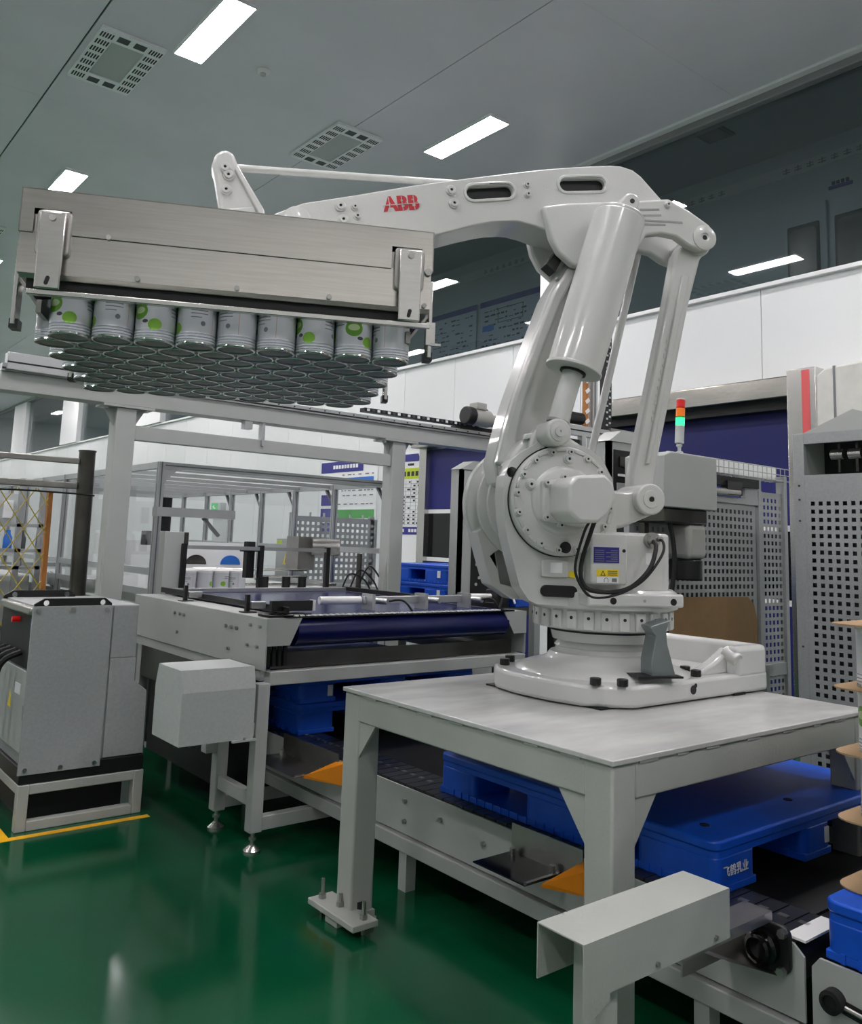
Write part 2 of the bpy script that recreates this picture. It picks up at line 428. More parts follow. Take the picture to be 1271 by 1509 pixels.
# corridor behind the glass
XC = 9.6
structure(MB().box(XW + 0.1, XC, Y0, Y1, ZT - 0.2, ZT - 0.12).build('floor_corridor', 'corridor_dark'))
structure(MB().box(XC, XC + 0.1, Y0, Y1, ZT - 0.12, 6.4).build('wall_corridor', 'corridor_wall'))
structure(MB().box(XW + 0.1, XC + 0.1, Y0, Y1, 6.36, 6.44).build('ceiling_corridor', 'corridor_dark'))
fz = MB().box(XC - 0.02, XC, Y0, Y1, 6.03, 6.17).build('corridor_sign_band', 'vent_grey')
tag(fz, 'pale lettered band running along the corridor wall behind the upper windows', 'sign band')
for n, yy in enumerate((4.7, 6.5, 8.2, 10.2, 12.4)):
    b = MB()
    for q in range(7):
        yc = yy + 0.45 - q * 0.15
        b.box(XC - 0.024, XC - 0.02, yc - 0.045, yc + 0.045, 6.07, 6.085).box(XC - 0.024, XC - 0.02, yc - 0.045, yc + 0.045, 6.105, 6.115)
        b.box(XC - 0.024, XC - 0.02, yc - 0.008, yc + 0.008, 6.06, 6.135)
    b.build('lettering', 'grey_print', fz)
# corridor doors with round-cornered panes
for n, (ya, yb, lb) in enumerate(((4.66, 5.2, 'grey corridor door with a round-cornered pane, left leaf of the pair'), (4.0, 4.62, 'grey corridor door with a round-cornered pane, cut off by the photo edge'))):
    d = structure(MB().box(XC - 0.05, XC, ya, yb, ZT - 0.12, 5.58).build('door_%d' % (n + 3), 'corridor_wall', bevel=0.005), lb)
    ym = (ya + yb) / 2
    MB().prism(rrect(ya + 0.08, yb - 0.06, 4.2, 5.35, 0.02), XC - 0.056, XC - 0.05, 'YZ').build('door_gasket', 'black_rubber', d)
    MB().prism(rrect(ya + 0.12, yb - 0.09, 4.25, 5.30, 0.07), XC - 0.062, XC - 0.056, 'YZ').build('door_pane', 'stainless_dark', d)
sg = tag(MB().box(XC - 0.012, XC, 4.36, 4.64, 5.70, 5.74).build('door_sign', 'blue_print'), 'small dark blue door sign above the corridor doors', 'sign')
b = MB()
for q in range(4): b.box(XC - 0.012, XC, 4.40 + q * 0.055, 4.435 + q * 0.055, 5.75, 5.79)
b.build('lettering', 'black_print', sg)
# corridor display boards
def cboard(ya, yb, zt, seed, lb):
    rnd = random.Random(seed)
    t = thing('corridor_board', lb, 'board', (XC - 0.03, (ya + yb) / 2, 4.2), group='display boards in the upper corridor')
    MB().box(XC - 0.03, XC - 0.005, ya, yb, 4.3, zt).build('panel', 'board_grey', t)
    MB().box(XC - 0.033, XC - 0.03, ya, yb, zt - 0.1, zt).build('header_band', 'blue_print', t)
    b = MB()
    for r in range(9):
        zz = zt - 0.2 - r * 0.085; u = ya + 0.1
        while u < yb - 0.12:
            L = rnd.uniform(0.03, 0.12)
            if rnd.random() < 0.62: b.box(XC - 0.033, XC - 0.03, u, u + L, zz, zz + rnd.choice((0.015, 0.03)))
            u += L + 0.035
    b.build('printed_text', 'black_print', t)
    return t
cboard(10.85, 12.3, 5.55, 3, 'grey display board with rows of small print, left of the two behind the window')
c2 = cboard(9.2, 10.75, 5.55, 5, 'grey display board with wiring diagram and blue key behind the window')
MB().box(XC - 0.034, XC - 0.03, 10.4, 10.68, 5.02, 5.12).build('blue_key', 'blue_bright', c2)
b = MB()
for (a, c, d, e) in ((9.7, 10.3, 5.36, 5.37), (9.7, 10.3, 5.12, 5.13)): b.box(XC - 0.034, XC - 0.03, a, c, d, e)
b.box(XC - 0.034, XC - 0.03, 9.7, 9.71, 5.12, 5.37).box(XC - 0.034, XC - 0.03, 10.29, 10.3, 5.12, 5.37)
b.build('diagram_frame', 'black_print', c2)
for i, (x0, yy) in enumerate(((8.35, 5.3), (8.35, 11.0))):
    v = tag(MB().box(x0, x0 + 0.35, yy, yy + 0.35, 6.34, 6.36).build('corridor_vent', 'black_plastic'), 'small dark square vent in the corridor ceiling ' + ('near the corridor doors' if i == 0 else 'above the corridor boards'), 'vent')
    MB().box(x0 + 0.04, x0 + 0.31, yy + 0.04, yy + 0.31, 6.33, 6.34).build('vent_grille', 'vent_dark', v)

# ---- ceiling lamps
LX = [(-3.3, 'the leftmost row'), (-0.18, 'the row left of the middle row'), (2.93, 'the middle row'), (6.05, 'the window-side row')]
LY = [-2.39, 2.38, 7.15, 11.93, 16.70, 21.47, 26.24, 31.0, 35.8]
def lamp(x, y, lb):
    t = thing('ceiling_lamp', lb, 'ceiling lamp', (x, y, ZC - 0.03), group='rectangular ceiling lamps')
    b = MB().prism([(x - 0.15, y - 0.6), (x + 0.15, y - 0.6), (x + 0.15, y + 0.6), (x - 0.15, y + 0.6)], ZC - 0.035, ZC - 0.001, 'XY',
                   holes=[[(x - 0.137, y - 0.587), (x + 0.137, y - 0.587), (x + 0.137, y + 0.587), (x - 0.137, y + 0.587)]])
    b.build('frame', 'trim_white', t)
    MB().box(x - 0.137, x + 0.137, y - 0.587, y + 0.587, ZC - 0.03, ZC - 0.02).build('diffuser', 'lamp_diffuser', t)
for (x, nm) in LX:
    for j, yy in enumerate(LY):
        lamp(x, yy, 'bright ceiling lamp, %s from the camera end of %s' % (ORD[j], nm))

# ---- ceiling air units
def air_unit(x, y, lb):
    t = thing('ceiling_air_unit', lb, 'air unit', (x, y, ZC - 0.03), group='ceiling air units')
    X0, X1_, Ya, Yb = x - 0.31, x + 0.31, y - 0.56, y + 0.56
    MB().prism([(X0, Ya), (X1_, Ya), (X1_, Yb), (X0, Yb)], ZC - 0.035, ZC - 0.001, 'XY', holes=[[(x - 0.16, y - 0.36), (x + 0.16, y - 0.36), (x + 0.16, y + 0.36), (x - 0.16, y + 0.36)]]).build('face_plate', 'vent_plate', t, bevel=0.004)
    MB().box(x - 0.16, x + 0.16, y - 0.36, y + 0.36, ZC - 0.02, ZC - 0.01).build('filter_grille', 'vent_grey', t)
    for sx in (-1, 1):
        for q in range(7):
            b = MB(); yc = y - 0.45 + q * 0.15
            for r in range(5):
                xc = x + sx * 0.235 + (r - 2) * 0.026
                b.box(xc - 0.007, xc + 0.007, yc - 0.045, yc + 0.045, ZC - 0.037, ZC - 0.034)
            b.build('louvre_slots', 'slot_dark', t)
    for sy in (-1, 1):
        for sx in (-1, 1):
            MB().box(x + sx * 0.08 - 0.055, x + sx * 0.08 + 0.055, y + sy * 0.46 - 0.05, y + sy * 0.46 + 0.05, ZC - 0.037, ZC - 0.034).build('end_grille', 'vent_dark', t)
air_unit(2.42, 8.33, 'slotted white air unit in the ceiling at the upper left corner')
air_unit(5.07, 8.40, 'slotted white air unit in the ceiling above the robot arm')
air_unit(2.42, 14.9, 'slotted white air unit in the ceiling at the far left photo edge')
t = thing('smoke_detector', 'small round smoke detector on the ceiling between the lamp and the air unit', 'smoke detector', (3.62, 7.48, ZC - 0.06))
MB().lathe([(0.07, ZC - 0.001), (0.07, ZC - 0.015), (0.055, ZC - 0.03), (0.03, ZC - 0.034)], 24, (3.62, 7.48, 0)).build('base', 'trim_white', t)
MB().lathe([(0.03, ZC - 0.03), (0.028, ZC - 0.055), (0.0, ZC - 0.058)], 16, (3.62, 7.48, 0)).build('sensor', 'vent_grey', t)

# ---- roll-up doors in the window wall
def rollup(n, ya, yb, ztop, z1, z2, lb):
    d = structure(MB().box(7.66, 7.70, ya, yb, z1 + 0.02, ztop).build('door_%d' % n, 'blue_curtain'), lb)
    MB().box(7.655, 7.70, ya, yb, z1 - 0.035, z1 + 0.02).build('white_stripe', 'trim_white', d)
    MB().box(7.665, 7.70, ya, yb, z2 + 0.02, z1 - 0.035).build('door_window', 'black_gloss', d)
    MB().box(7.655, 7.70, ya, yb, z2 - 0.035, z2 + 0.02).build('white_stripe', 'trim_white', d)
    MB().box(7.66, 7.70, ya, yb, 0.03, z2 - 0.035).build('lower_curtain', 'blue_curtain', d)
    MB().box(7.65, 7.70, ya, yb, 0.0, 0.03).build('bottom_edge', 'black_rubber', d)
    return d
d1 = rollup(1, 4.1, 6.4, 2.83, 1.66, 0.97, 'blue roll-up door behind the robot and perforated guards')
MB().box(7.40, 7.70, 3.98, 6.2, 2.86, 3.05).build('door_header', 'stainless_long', d1, bevel=0.008)
MB().prism([(7.40, 3.05), (7.70, 3.05), (7.70, 3.12)], 3.98, 6.2, 'XZ').build('header_top', 'stainless_dull', d1)
MB().box(7.5, 7.70, 4.0, 6.4, 2.76, 2.86).build('shadow_gap', 'black_rubber', d1)
MB().box(7.55, 7.70, 3.96, 4.1, 0, 2.8).build('door_jamb', 'stainless', d1)
MB().box(7.55, 7.70, 6.4, 6.55, 0, 2.8).build('door_jamb', 'stainless', d1)
ec = thing('door_motor_column', 'stainless column with a painted red reflection at the right end of the door header', 'column', (7.5, 3.8, 0))
MB().box(7.30, 7.69, 3.70, 3.975, 0, 3.08).build('body', 'stainless', ec, bevel=0.006)
MB().box(7.294, 7.30, 3.76, 3.83, 2.2, 3.06).build('red_reflection', 'red_reflection', ec)  # red light reflection in the stainless, painted on as a thin box
cv = thing('canvas_cover', 'pale canvas cover beside the stainless door column at the right edge', 'cover', (7.5, 3.3, 0))
MB().prism([(3.68, 2.2), (3.68, 2.98), (3.60, 3.04), (3.0, 3.08), (3.0, 2.2)], 7.25, 7.69, 'YZ').build('cloth', 'canvas', cv, bevel=0.02)
MB().box(7.245, 7.26, 3.50, 3.52, 2.2, 3.05).build('seam', 'grey_print', cv)
d2 = rollup(2, 7.6, 9.60, 2.74, 1.86, 1.19, 'blue roll-up door with dark window behind the gantry')
MB().box(7.58, 7.70, 9.60, 9.76, 0, 2.78).build('door_jamb', 'stainless', d2)
MB().box(7.45, 7.70, 7.5, 9.8, 2.76, 2.98).build('door_header', 'stainless_dull', d2)

# ---- notice boards on the wall
t = thing('notice_board', 'white notice board with blue title bar and green stripe behind the machine frame', 'notice board', (7.69, 11.9, 1.6))
MB().box(7.685, 7.699, 10.95, 12.62, 1.5, 2.72).build('panel', 'white_print', t)
MB().box(7.68, 7.685, 11.35, 12.62, 2.52, 2.70).build('title_bar', 'blue_print', t)
MB().box(7.68, 7.685, 11.05, 12.0, 2.30, 2.42).build('blue_stripe', 'blue_bright', t)
MB().box(7.68, 7.685, 11.0, 12.05, 1.76, 1.90).build('green_stripe', 'green_print', t)
MB().box(7.68, 7.685, 12.1, 12.2, 1.5, 2.3).build('blue_side_stripe', 'blue_bright', t)
for z0 in (2.05, 1.82, 1.58): MB().box(7.68, 7.685, 12.25, 12.58, z0 - 0.08, z0 + 0.1).build('photo_print', 'blue_print', t)
b = MB(); rnd = random.Random(4)
for z0 in (2.2, 2.12, 1.98, 1.68, 1.6, 2.46):
    u = 11.05
    while u < 12.0:
        L = rnd.uniform(0.04, 0.1); b.box(7.68, 7.685, u, u + L, z0, z0 + 0.018); u += L + rnd.uniform(0.03, 0.12)
b.build('printed_text', 'grey_print', t)
b = MB(); 
for q in range(9): b.box(7.677, 7.68, 11.5 + q * 0.085, 11.56 + q * 0.085, 2.58, 2.64)
b.build('title_lettering', 'white_print', t)
t = thing('schedule_board', 'tall white schedule board with lime band and blue footer beside the door', 'notice board', (7.69, 10.03, 1.4))
MB().box(7.685, 7.699, 9.80, 10.34, 0.9, 2.75).build('panel', 'white_print', t)
MB().prism([(9.86, 2.60), (10.34, 2.60), (10.34, 2.71), (9.92, 2.71)], 7.68, 7.685, 'YZ').build('title_bar', 'blue_print', t)
MB().box(7.68, 7.685, 9.80, 10.34, 2.34, 2.50).build('lime_band', 'lime_print', t)
MB().box(7.68, 7.685, 9.80, 10.34, 1.52, 1.63).build('blue_footer', 'blue_print', t)
b = MB()
for q in range(12): b.box(7.682, 7.685, 9.82, 10.33, 1.66 + q * 0.055, 1.664 + q * 0.055)
for q in range(5): b.box(7.682, 7.685, 9.82 + q * 0.125, 9.824 + q * 0.125, 1.66, 2.32)
b.build('grid_lines', 'grey_print', t)
b = MB()
for q in range(12):
    for r in range(4):
        if rnd.random() < 0.8: b.box(7.681, 7.685, 9.84 + r * 0.125, 9.84 + r * 0.125 + rnd.uniform(0.03, 0.09), 1.675 + q * 0.055, 1.70 + q * 0.055)
for q in range(4): b.box(7.679, 7.68, 9.9 + q * 0.1, 9.97 + q * 0.1, 2.38, 2.45)
for q in range(3): b.box(7.679, 7.685, 10.02 + q * 0.05, 10.06 + q * 0.05, 2.54, 2.57)
b.build('printed_text', 'black_print', t)
b = MB()
for q in range(4):
    for r in range(3):
        if (q + r) % 2 == 0: b.box(7.678, 7.685, 9.81 + q * 0.02, 9.83 + q * 0.02, 2.61 + r * 0.03, 2.64 + r * 0.03)
b.build('checker_corner', 'blue_print', t)
b = MB().box(7.677, 7.68, 10.2, 10.25, 1.555, 1.60)
for q in range(3): b.box(7.677, 7.68, 9.9 + q * 0.07, 9.95 + q * 0.07, 1.555, 1.60)
b.build('footer_lettering', 'white_print', t)
# emergency exit door far behind the enclosure
d = structure(MB().box(7.66, 7.70, 16.12, 16.78, 0, 1.76).build('door_5', 'vent_grey', bevel=0.005), 'pale grey door with red characters, far behind the aluminium enclosure')
MB().prism([(16.07, 0), (16.83, 0), (16.83, 1.81), (16.07, 1.81)], 7.68, 7.70, 'YZ', holes=[[(16.13, 0.01), (16.77, 0.01), (16.77, 1.75), (16.13, 1.75)]]).build('door_frame', 'trim_grey', d)
text_part('red_lettering', '灭', 0.24, 'red_print', d, (7.655, 16.48, 1.16), (0, -1, 0), (0, 0, 1))
text_part('red_lettering', '火', 0.24, 'red_print', d, (7.655, 16.48, 0.94), (0, -1, 0), (0, 0, 1))
t = thing('exit_sign', 'small green exit sign above the far grey door', 'exit sign', (7.6, 16.5, 1.9))
MB().box(7.58, 7.70, 16.3, 16.75, 1.92, 2.08).build('housing', 'vent_grey', t)
MB().box(7.575, 7.58, 16.45, 16.74, 1.93, 2.07).build('face', 'exit_green', t)
MB().prism([(16.52, 1.96), (16.6, 2.0), (16.6, 2.04), (16.68, 2.0), (16.6, 1.95)], 7.572, 7.575, 'YZ').build('running_figure', 'white_print', t)
# floor marking
t = thing('floor_marking', 'yellow tape line on the green floor around the control cabinet', 'floor marking', (1.4, 4.4, 0))
MB().box(1.06, 1.76, 4.355, 4.395, 0.0, 0.002).build('tape_strip', 'yellow_tape', t)
MB().box(1.06, 1.115, 4.395, 7.5, 0.0, 0.002).build('tape_strip', 'yellow_tape', t)

# ================================================================== ROBOT TABLE
TZ = 0.837
T = thing('robot_table', 'heavy pale grey steel table carrying the palletizing robot', 'table', (2.65, 2.2, 0))
tx0, tx1, ty0, ty1 = 1.90, 3.40, 1.55, 2.88
MB().box(tx0, tx1, ty0, ty1, TZ - 0.016, TZ).build('tabletop', 'table_top', T, bevel=0.003)
for (a, b_, c, d) in ((tx0 + .008, tx0 + .108, ty0 + .1, ty1 - .1), (tx1 - .108, tx1 - .008, ty0 + .1, ty1 - .1)):
    MB().box(a, b_, c, d, TZ - 0.116, TZ - 0.017).build('beam', 'table_paint', T, bevel=0.006)
for (c, d) in ((ty0 + .008, ty0 + .108), (ty1 - .108, ty1 - .008)):
    MB().box(tx0 + .108, tx1 - .108, c, d, TZ - 0.116, TZ - 0.017).build('beam', 'table_paint', T, bevel=0.006)
for lx in (tx0 + .008, tx1 - .108):
    for ly in (ty0 + .008, ty1 - .108):
        lg = MB().box(lx, lx + .1, ly, ly + .1, 0.012, TZ - 0.017).build('leg', 'table_paint', T, bevel=0.007)
        MB().box(lx - .012, lx + .112, ly - .012, ly + .112, 0, 0.014).build('base_flange', 'table_paint', lg, bevel=0.003)
for (ly, s) in ((ty0 + .108, 1), (ty1 - .108, -1)):     # gussets in the long side frames
    for xx in (tx0 + .014, tx1 - .024):
        MB().prism([(ly, TZ - .116), (ly + s * .10, TZ - .116), (ly, TZ - .245)], xx, xx + 0.01, 'YZ').build('gusset', 'table_paint', T)
for (lx, s) in ((tx0 + .108, 1), (tx1 - .108, -1)):
    for yy in (ty0 + .014, ty1 - .024):
        MB().prism([(lx, TZ - .116), (lx + s * .10, TZ - .116), (lx, TZ - .245)], yy, yy + 0.01, 'XZ').build('gusset', 'table_paint', T)
# weld beads along the top edge
y = ty0 + .12; rnd = random.Random(9)
while y < ty1 - .12:
    L = rnd.uniform(.05, .1); MB().bar((tx0 + .006, y, TZ - .018), (tx0 + .006, y + L, TZ - .018), .006).build('weld_bead', 'table_paint', T); y += L + rnd.uniform(.06, .14)
x = tx0 + .12
while x < tx1 - .1:
    L = rnd.uniform(.04, .1); MB().bar((x, ty0 + .006, TZ - .018), (x + L, ty0 + .006, TZ - .018), .006).build('weld_bead', 'table_paint', T); x += L + rnd.uniform(.08, .16)
fp = MB().box(1.842, 1.952, 2.655, 2.965, 0.03, 0.052).build('anchor_plate', 'table_paint', T, bevel=0.003)
MB().box(1.855, 1.91, 2.78, 2.86, 0.0, 0.03).build('shim_block', 'table_paint', fp, bevel=0.003)
MB().box(1.92, 2.01, 2.76, 2.80, 0.012, 0.04).build('anchor_tab', 'table_paint', fp)
for (bx, by, h) in ((1.885, 2.93, .07), (1.90, 2.83, .045), (1.91, 2.69, .06)):
    MB().cyl((bx, by, 0.0), (bx, by, .052 + h), .007, 10).cyl((bx, by, .052), (bx, by, .068), .015, 6).build('anchor_bolt', 'zinc_bolt', fp)
MB().cyl((1.955, 2.775, .05), (1.955, 2.775, .075), .018, 10).build('rubber_cap', 'black_rubber', fp)

# ================================================================== ROBOT
ANG = math.atan2(.431, -.903)
J1 = Vector((2.80, 2.345, TZ))
R = thing('palletizing_robot', 'large pale grey four-axis palletizing robot arm with a red logo on its forearm', 'robot', J1, ANG, local=True)
RB = Matrix.Rotation(-ANG, 4, 'Z')
P_ = 'robot_paint'
# --- base casting (world-aligned, so turned back by the first axis)
out = [(.63, -.365), (.63, .365), (-.20, .365), (-.31, .31), (-.385, .22), (-.415, .10), (-.42, 0), (-.415, -.10), (-.385, -.23), (-.31, -.315), (-.24, -.362)]
base = MB().prism(out, 0.004, .082, 'XY').xf(RB).build('base_casting', P_, R, bevel=0.014, seg=3)
MB().lathe([(.36, .075), (.345, .09), (.30, .105), (.25, .118), (.225, .13), (.21, .15), (.19, .155), (.186, .17), (.192, .175), (.180, .19), (.176, .20)], 56).build('base_neck', P_, base)
MB().box(.40, .63, -.365, -.30, .06, .19).xf(RB).build('base_side_wall', P_, base, bevel=0.022, seg=3)
MB().box(.40, .63, .30, .365, .06, .19).xf(RB).build('base_side_wall', P_, base, bevel=0.022, seg=3)
MB().box(.575, .63, -.35, .35, .06, .19).xf(RB).build('base_rear_wall', P_, base, bevel=0.022, seg=3)
MB().prism([(.06, .075), (.44, .075), (.44, .185), (.37, .18), (.34, .15), (.20, .105)], .29, .355, 'XZ').xf(RB).build('base_rib', P_, base, bevel=0.012)
MB().prism([(.16, .075), (.44, .075), (.44, .18), (.33, .13)], -.315, -.26, 'XZ').xf(RB).build('base_rib', P_, base, bevel=0.012)
MB().cyl((.415, -.362, .135), (.415, -.30, .165), .028, 18).xf(RB).build('base_lug', P_, base, bevel=0.004)
for (bx, by) in ((2.447, 2.077), (2.515, 2.01), (3.044, 2.117), (2.986, 2.027), (2.594, 2.667), (2.50, 2.60)):
    q = Vector((bx, by, 0)) - Vector((J1.x, J1.y, 0))
    MB().cyl((q.x, q.y, .082), (q.x, q.y, .108), .021, 8).xf(RB).build('base_bolt', 'black_plastic', base, bevel=0.003)
for (xa, xb) in ((-.36, -.10), (.02, .30)):
    MB().box(xa, xb, -.30, .30, 0.0, .006).xf(RB).build('foot_gap', 'slot_dark', base)
MB().cyl((.10, -.364, .045), (.10, -.3665, .045), .017, 16).cyl((.115, -.364, .06), (.115, -.3665, .06), .008, 12).xf(RB).build('rotation_mark', 'black_print', base)
MB().box(.38, .46, -.3655, -.35, .0, .009).xf(RB).build('foot_slot', 'slot_dark', base)
# axis stop bracket on the base
st = MB().prism([(-.035, .10), (-.135, .10), (-.10, .22), (-.095, .27), (-.115, .31), (-.03, .285), (-.055, .25), (-.035, .16)], .27, .36, 'XZ').build('axis_stop', 'stop_steel', base, bevel=0.003)
MB().prism([(.03, .102), (-.15, .102), (-.15, .109), (.03, .109)], .24, .385, 'XZ').build('stop_plate', 'black_plastic', st)
# --- turntable ring
ring = MB().lathe([(.176, .195), (.20, .20), (.212, .244), (.232, .25), (.268, .252), (.272, .258), (.272, .335), (.0, .336)], 60).build('turret_ring', P_, R)
for q in range(26):
    a = 2 * pi * q / 26; M_ = Matrix.Rotation(a, 4, 'Z')
    pd = MB().box(.262, .284, -.021, .021, .256, .326).xf(M_).build('ring_pad', P_, ring, bevel=0.003, seg=1)
    MB().cyl((.283, 0, .30), (.2855, 0, .30), .0065, 10).xf(M_).build('bolt_hole', 'slot_dark', pd)
MB().lathe([(.214, .236), (.214, .243)], 48).build('seal_line', 'slot_dark', ring)
MB().lathe([(.30, .335), (.305, .345), (.30, .395), (.28, .41), (.0, .412)], 56).build('turret_plate', P_, R)
# --- near frame casting
fr_out = [(.497, .83), (.503, .75), (.494, .66), (.478, .58), (.428, .413), (.39, .362), (.36, .349), (.135, .338), (-.10, .338), (-.10, .40), (.02, .43),
          (.03, .60), (.035, .747), (.05, .84), (.10, .925), (.165, .962), (.227, .972), (.30, .985), (.34, .985), (.40, .945), (.44, .92), (.477, .885)]
win = circ((.468, .845), .0215, 14)
fr = MB().prism(fr_out, .095, .20, 'XZ', holes=[win]).build('frame_casting', P_, R, bevel=0.016, seg=3)
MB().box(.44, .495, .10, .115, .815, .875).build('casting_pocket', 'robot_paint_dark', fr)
# --- far support with window
fs_out = [(.50, .62), (.463, .50), (.43, .40), (.336, .342), (.05, .338), (.05, .60), (.20, .70), (.40, .70)]
fs_h = [(.412, .535), (.375, .565), (.335, .50), (.300, .40), (.33, .392), (.388, .405)]
MB().prism(fs_out, -.30, -.16, 'XZ', holes=[fs_h]).build('far_support', P_, R, bevel=0.012)
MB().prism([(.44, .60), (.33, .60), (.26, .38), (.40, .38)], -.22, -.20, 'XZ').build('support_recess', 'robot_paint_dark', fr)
fg = MB().lathe([(.10, .0), (.18, -.02), (.185, -.05), (.215, -.055), (.215, -.08), (.192, -.09), (.192, -.12), (.236, -.13), (.236, -.155), (.208, -.165), (.208, -.20), (.252, -.21), (.262, -.22), (.262, -.285), (.246, -.30), (.20, -.31), (.0, -.312)], 64, (.268, 0, .743), 'Y').build('far_gear_housing', P_, R)
MB().lathe([(.261, -.225), (.264, -.23), (.264, -.24), (.261, -.245)], 64, (.268, 0, .743), 'Y').build('housing_rib', P_, fg)
# --- axis-two gear cover
gc = MB().lathe([(.212, .19), (.212, .228), (.206, .236), (.135, .240), (.130, .246), (.120, .252), (.0, .252)], 64, (.268, 0, .743), 'Y').build('gear_cover', P_, R)
MB().lathe([(.2165, .198), (.2165, .204)], 64, (.268, 0, .743), 'Y').build('cover_gasket', 'slot_dark', gc)
def dark_socket(me, r):
    me.materials.append(MATS['slot_dark'])
    for p in me.polygons:
        if math.hypot(p.center.x, p.center.z) < r: p.material_index = 1
    return me
bolt = dark_socket(MB().lathe([(.016, 0), (.016, .004), (.0105, .005), (.0105, .015), (.0045, .0151), (.0045, .011), (.0005, .011)], 14, (0, 0, 0), 'Y').mesh('bolt', P_), .0044)
for q in range(16):
    a = 2 * pi * q / 16 + .12
    share('cover_bolt', bolt, gc, (.268 + .190 * cos(a), .236, .743 + .190 * sin(a)))
for q in range(16):
    a = 2 * pi * (q + .5) / 16 + .12
    MB().box(-.022, .022, .232, .243, -.006, .006).xf(Matrix.Translation((.268 + .196 * cos(a), 0, .743 + .196 * sin(a))) @ Matrix.Rotation(-(a + pi / 2), 4, 'Y')).build('cover_rib', P_, gc, bevel=0.003, seg=1)
bigbolt = dark_socket(MB().lathe([(.022, 0), (.022, .006), (.015, .008), (.015, .015), (.006, .0151), (.006, .010), (.0005, .010)], 18, (0, 0, 0), 'Y').mesh('plug', P_), .0058)
for (x, z) in ((.405, .80), (.252, .905)): share('cover_plug', bigbolt, gc, (x, .237, z))
MB().cyl((.262, .236, .565), (.262, .246, .565), .022, 18).build('inspection_port', 'black_rubber', gc)
# motor cover
mf = [(.345, .79), (.318, .822), (.206, .832), (.172, .80), (.165, .747), (.19, .688), (.233, .655), (.305, .655), (.345, .69)]
mc = MB().prism(mf, .25, .475, 'XZ').build('motor_cover', P_, R, bevel=0.012, seg=3)
MB().prism([(.372, .815), (.13, .835), (.13, .70), (.18, .64), (.372, .66)], .245, .285, 'XZ').build('motor_flange', P_, mc, bevel=0.008)
for (x, z) in ((.358, .805), (.29, .83), (.358, .675), (.30, .648)): share('flange_bolt', bolt, mc, (x, .285, z))
# cables from the motor to the rear connector
def smooth_path(pts, n=10):
    pts = [Vector(p) for p in pts]; P = [pts[0]] + pts + [pts[-1]]; out = []
    for i in range(1, len(P) - 2):
        for k in range(n):
            t = k / n; a, b, c, d = P[i - 1], P[i], P[i + 1], P[i + 2]
            out.append(0.5 * ((2 * b) + (c - a) * t + (2 * a - 5 * b + 4 * c - d) * t * t + (3 * b - a - 3 * c + d) * t ** 3))
    return out + [pts[-1]]
MB().tube(smooth_path([(.215, .40, .66), (.212, .36, .62), (.225, .315, .52), (.225, .31, .45), (.19, .31, .412), (.10, .31, .405), (.02, .315, .43), (-.05, .32, .50), (-.09, .29, .585), (-.09, .23, .605)]), .0085, 8).build('cable', 'black_rubber', R)
MB().tube(smooth_path([(.235, .40, .66), (.238, .36, .62), (.25, .318, .52), (.245, .312, .46), (.20, .312, .395), (.14, .312, .385), (.05, .315, .41), (-.03, .32, .46), (-.10, .32, .55), (-.12, .29, .60), (-.12, .23, .61)]), .0055, 8).build('cable', 'black_rubber', R)
# rear cabinet
rb = MB().prism(rrect(-.205, .12, -.16, .215, .05), .40, .632, 'XY').build('rear_cabinet', P_, R, bevel=0.012)
MB().cyl((-.105, .215, .605), (-.105, .245, .605), .030, 18).cyl((-.09, .245, .605), (-.09, .265, .605), .014, 12).cyl((-.125, .245, .61), (-.125, .265, .61), .011, 12).build('cable_gland', 'zinc_bolt', rb)
MB().box(-.11, -.085, .2155, .2165, .51, .555).build('small_label', 'white_print', rb)
sh = MB().box(-.195, .20, .10, .315, .352, .402).build('rear_shelf', P_, R, bevel=0.008)
for x in (.098, -.15): MB().cyl((x, .31, .373), (x, .3165, .373), .013, 16).build('shelf_hole', 'slot_dark', sh)
MB().cyl((-.03, .31, .375), (-.03, .316, .375), .006, 10).build('shelf_dimple', 'robot_paint_dark', sh)
# --- plates and stickers
pl = MB().prism(rrect(.015, .165, .43, .625, .01), .20, .262, 'XZ').build('rating_bracket', P_, R, bevel=0.006)
MB().box(.05, .155, .262, .2635, .512, .572).build('rating_plate', 'blue_print', pl)
b = MB()
for q in range(6): b.box(.056, .085 if q % 2 else .105, .2635, .264, .518 + q * .008, .521 + q * .008).box(.112, .15, .2635, .264, .518 + q * .008, .5205 + q * .008)
b.build('rating_print', 'grey_print', pl)
MB().cyl((.03, .262, .56), (.03, .264, .56), .007, 12).build('bracket_hole', 'slot_dark', pl)
ys = MB().box(.052, .142, .262, .2635, .462, .488).build('warning_sticker', 'yellow_sticker', pl)
MB().prism([(.128, .464), (.106, .464), (.117, .484)], .2635, .264, 'XZ', holes=[[(.124, .4665), (.110, .4665), (.117, .479)]]).build('warning_triangle', 'black_print', ys)
b = MB()
for q in range(3): b.box(.058, .098, .2635, .264, .466 + q * .007, .469 + q * .007)
b.build('warning_print', 'black_print', ys)
wsx = MB().box(.052, .142, .262, .2635, .437, .461).build('pictogram_sticker', 'white_print', pl)
b = MB().tube([(.112, .2642, .44), (.112, .2642, .452), (.104, .2642, .457), (.096, .2642, .452), (.096, .2642, .44)], .0012, 5)
b.box(.06, .08, .2635, .264, .441, .455)
b.build('pictogram', 'grey_print', wsx)
MB().prism([(.18, .44), (.235, .455), (.235, .475), (.18, .475)], .2005, .203, 'XZ').build('yellow_tag', 'yellow_sticker', fr)
MB().box(.17, .205, .203, .2045, .445, .475).build('glove_sticker', 'white_print', fr)
pq = MB().prism(rrect(.235, .345, .452, .515, .006), .20, .212, 'XZ').build('cover_plate', P_, fr, bevel=0.003)
